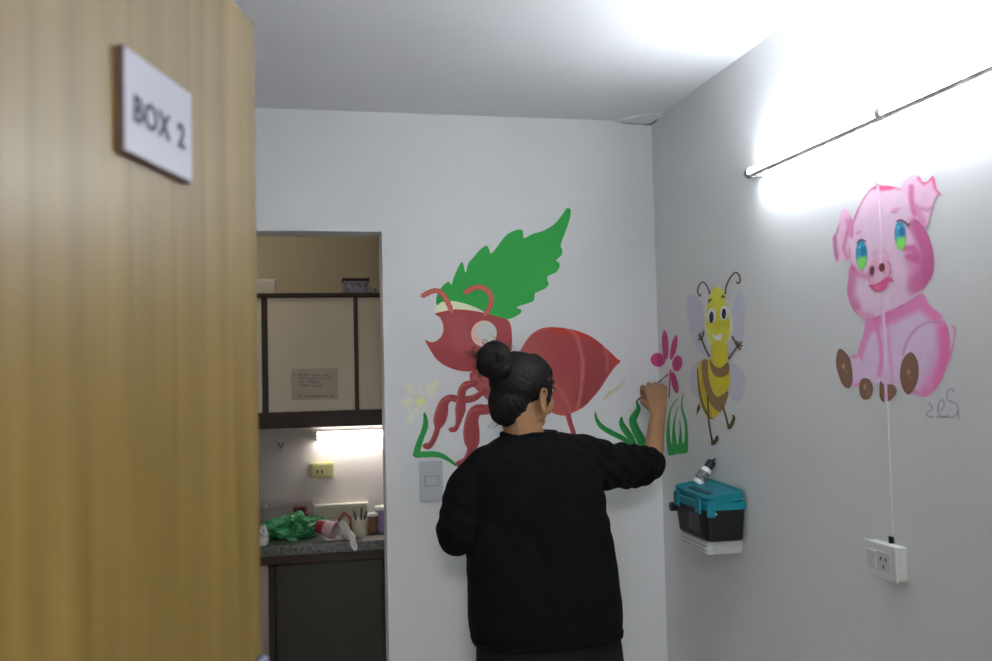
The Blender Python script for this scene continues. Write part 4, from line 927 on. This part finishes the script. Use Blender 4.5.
# sweater
bm = bmesh.new()
loft(bm, rings([(633, 473, 621, .150, 0), (628, 472, 621, .152, 0), (600, 469, 620, .160, 0), (560, 468, 613, .152, .005), (525, 468, 608, .146, .01), (490, 467, 604, .140, .01), (468, 466, 600, .125, .01), (454, 472, 592, .105, .01), (445, 484, 578, .086, .01), (437, 498, 562, .072, .012), (433, 504, 557, .066, .016)]), 60, p=2.5)
c1 = P(638, 466, 2.83); capsule(bm, P(585, 466, WY+.02), c1, .078, .073, 24); capsule(bm, c1, P(650, 464, 2.885), .070, .058, 24)
capsule(bm, P(560, 455, WY+.01), P(600, 458, WY+.04), .070, .068, 24)
capsule(bm, P(489, 466, WY), P(470, 490, WY), .070, .072, 24); capsule(bm, P(470, 490, WY), EL, .074, .064, 24); capsule(bm, EL, EL.lerp(WL, .72), .063, .050, 24)
sm = remeshed(bm, .0055, 8, .6)
def folds(p, n):
    px = (p-P(545, 560, WY)); v = .008*noise.noise(Vector((p.x*5, p.y*4, p.z*3.2)))
    v += .0055*noise.noise(Vector((p.x*16+p.z*9, p.y*8, p.z*7-p.x*5)))
    da = (p-P(604, 478, WY+.02)).length; k = math.exp(-(da/.16)**2)
    v += .0045*k*math.sin((p.x*.8+p.z*1.0)*110+noise.noise(p*9)*3)
    de = (p-c1).length; k = math.exp(-(de/.10)**2)
    v += .0045*k*math.sin((p.x*1.0-p.z*.35)*130+noise.noise(p*11)*3)
    dl = (p-EL).length; k = math.exp(-(dl/.11)**2)
    v += .003*k*math.sin((p.z*1.0+p.x*.4)*120+noise.noise(p*10)*3)
    return v
displace(sm, folds)
sweater = child(link('sweater', sm, M_swe, None, True))
bm = bmesh.new(); ring = []
cx_, cz_, hw_ = pxw(434, 504, 556)
for i in range(41):
    a = 2*PI*i/40; ring.append((cx_+(hw_+.002)*math.cos(a), WY+.016+.068*math.sin(a), cz_+.001))
tube(bm, ring, .0075, 10, cap=False); child(obj('collar', bm, M_swe, smooth=True), sweater)
bm = bmesh.new(); loft(bm, rings([(637, 474, 621, .149, 0), (632, 472.5, 621.5, .152, 0)]), 60, p=2.5); child(obj('hem_band', bm, M_swe), sweater)
# trousers
bm = bmesh.new(); loft(bm, rings([(600, 486, 610, .13, 0), (645, 478, 619, .146, 0), (685, 476, 624, .150, 0), (715, 476, 626, .15, 0), (735, 480, 622, .14, 0)]), 40, p=2.4)
for s in (-1, 1):
    h = Vector((HX+s*.098, WY, .66)); k = Vector((HX+s*.098, WY+.01, .43)); a = Vector((HX+s*.10, WY-.015, .07))
    capsule(bm, h, k, .112, .082, 24); loft(bm, [(a.x, a.y, .065, .062, .068), (HX+s*.099, WY, .25, .068, .074), (HX+s*.098, WY+.01, .44, .080, .084)], 24)
tm = remeshed(bm, .006, 5, .5); displace(tm, lambda p, n: .006*noise.noise(Vector((p.x*9, p.y*9, p.z*5)))); child(link('trousers', tm, M_tro, None, True))
for s in (-1, 1):
    ax_ = HX+s*.10; y_ = WY-.015; sh = child(obj('shoe', (lambda b_: (loft(b_, [(ax_+s*.004, y_+.055, .014, .043, .128), (ax_+s*.004, y_+.055, .035, .043, .126), (ax_, y_+.035, .060, .038, .10), (ax_, y_+.0, .090, .040, .055), (ax_, y_-.004, .105, .041, .050)], 32, p=2.5), b_)[1])(bmesh.new()), mat('shoe_black', (24, 24, 26), .5, var=.1), smooth=True))
    b_ = bmesh.new(); loft(b_, [(ax_+s*.004, y_+.055, 0, .046, .132), (ax_+s*.004, y_+.055, .016, .045, .130)], 32, p=2.5); child(obj('sole', b_, M_white), sh)
# the brush
bt0, bt1 = P(636, 401.5, 3.055), PX(668.5, 374, XR-.0012)
db = (bt1-bt0)
br_ = thing('paint_brush', 'thin dark paint brush held in the woman\'s raised right hand', 'brush', bt0)
obj('brush_handle', tube(bmesh.new(), [bt0, bt0+db*.08, bt0+db*.55, bt0+db*.78], [.0016, .0028, .0034, .0024], 10), mat('brush_dark', (58, 44, 44), .35, var=.1), br_)
obj('ferrule', tube(bmesh.new(), [bt0+db*.775, bt0+db*.90], [.0028, .0030], 10), mat('ferrule_metal', (170, 170, 172), .3, metal=.9, var=.05), br_)
obj('bristles', tube(bmesh.new(), [bt0+db*.90, bt0+db*.95, bt1], [.0028, .003, .0006], 10), mat('bristle_paint', (150, 70, 110), .6, var=.2), br_)
#@@W1
# ================================================================== WORLD / LIGHTS / CAMERA
w = bpy.data.worlds.new('w'); bpy.context.scene.world = w; w.use_nodes = True
w.node_tree.nodes['Background'].inputs[0].default_value = (.6, .65, .75, 1); w.node_tree.nodes['Background'].inputs[1].default_value = .02
# unseen fill lamp added behind the camera to lift the lower walls
def corridor_fill(x, y, e):
    t = thing('fill_lamp', 'unseen square fill lamp added in the corridor behind the doorway', 'lamp', (x, y, H))
    obj('lamp_frame', B(((x-.31, y-.16, H-.03), (x+.31, y+.16, H-.0005))), M_white, t, bevel=.004)
    obj('diffuser', B(((x-.29, y-.14, H-.034), (x+.29, y+.14, H-.0305))), mat('corridor_fill_glow', (255, 255, 255), .5, emit=((.93, .965, 1.0), e)), t)
t = thing('fill_lamp', 'unseen round fill lamp added in the kitchenette, above the opening', 'lamp', (-.35, 3.62, H))  # added fill light, out of view, brightens the kitchenette
obj('lamp_base', lathe(bmesh.new(), [(.12, -.02), (.12, -.0005)], Matrix.Translation((-.35, 3.62, H)), 28), M_white, t)
obj('diffuser', lathe(bmesh.new(), [(.02, -.06), (.08, -.05), (.11, -.0205)], Matrix.Translation((-.35, 3.62, H)), 28), mat('kitchen_fill_glow', (255, 255, 255), .5, emit=((1.0, .91, .66), 4.2)), t)
corridor_fill(-.2, -1.15, 40)
cd = bpy.data.cameras.new('camera'); cam = bpy.data.objects.new('camera', cd); COL.objects.link(cam)
cam.matrix_world = Matrix((( RT.x, UP.x, -_f.x, 0), (RT.y, UP.y, -_f.y, 0), (RT.z, UP.z, -_f.z, CAMZ), (0, 0, 0, 1)))
cd.sensor_width = 36; cd.lens = 36*F/992; cd.clip_start = .02
cd.dof.use_dof = True; cd.dof.focus_distance = 2.75; cd.dof.aperture_fstop = 3.2
sc = bpy.context.scene; sc.camera = cam
sc.view_settings.view_transform = 'Standard'; sc.view_settings.look = 'None'; sc.view_settings.gamma = 1
sc.view_settings.use_curve_mapping = False; sc.view_settings.exposure = 1.8
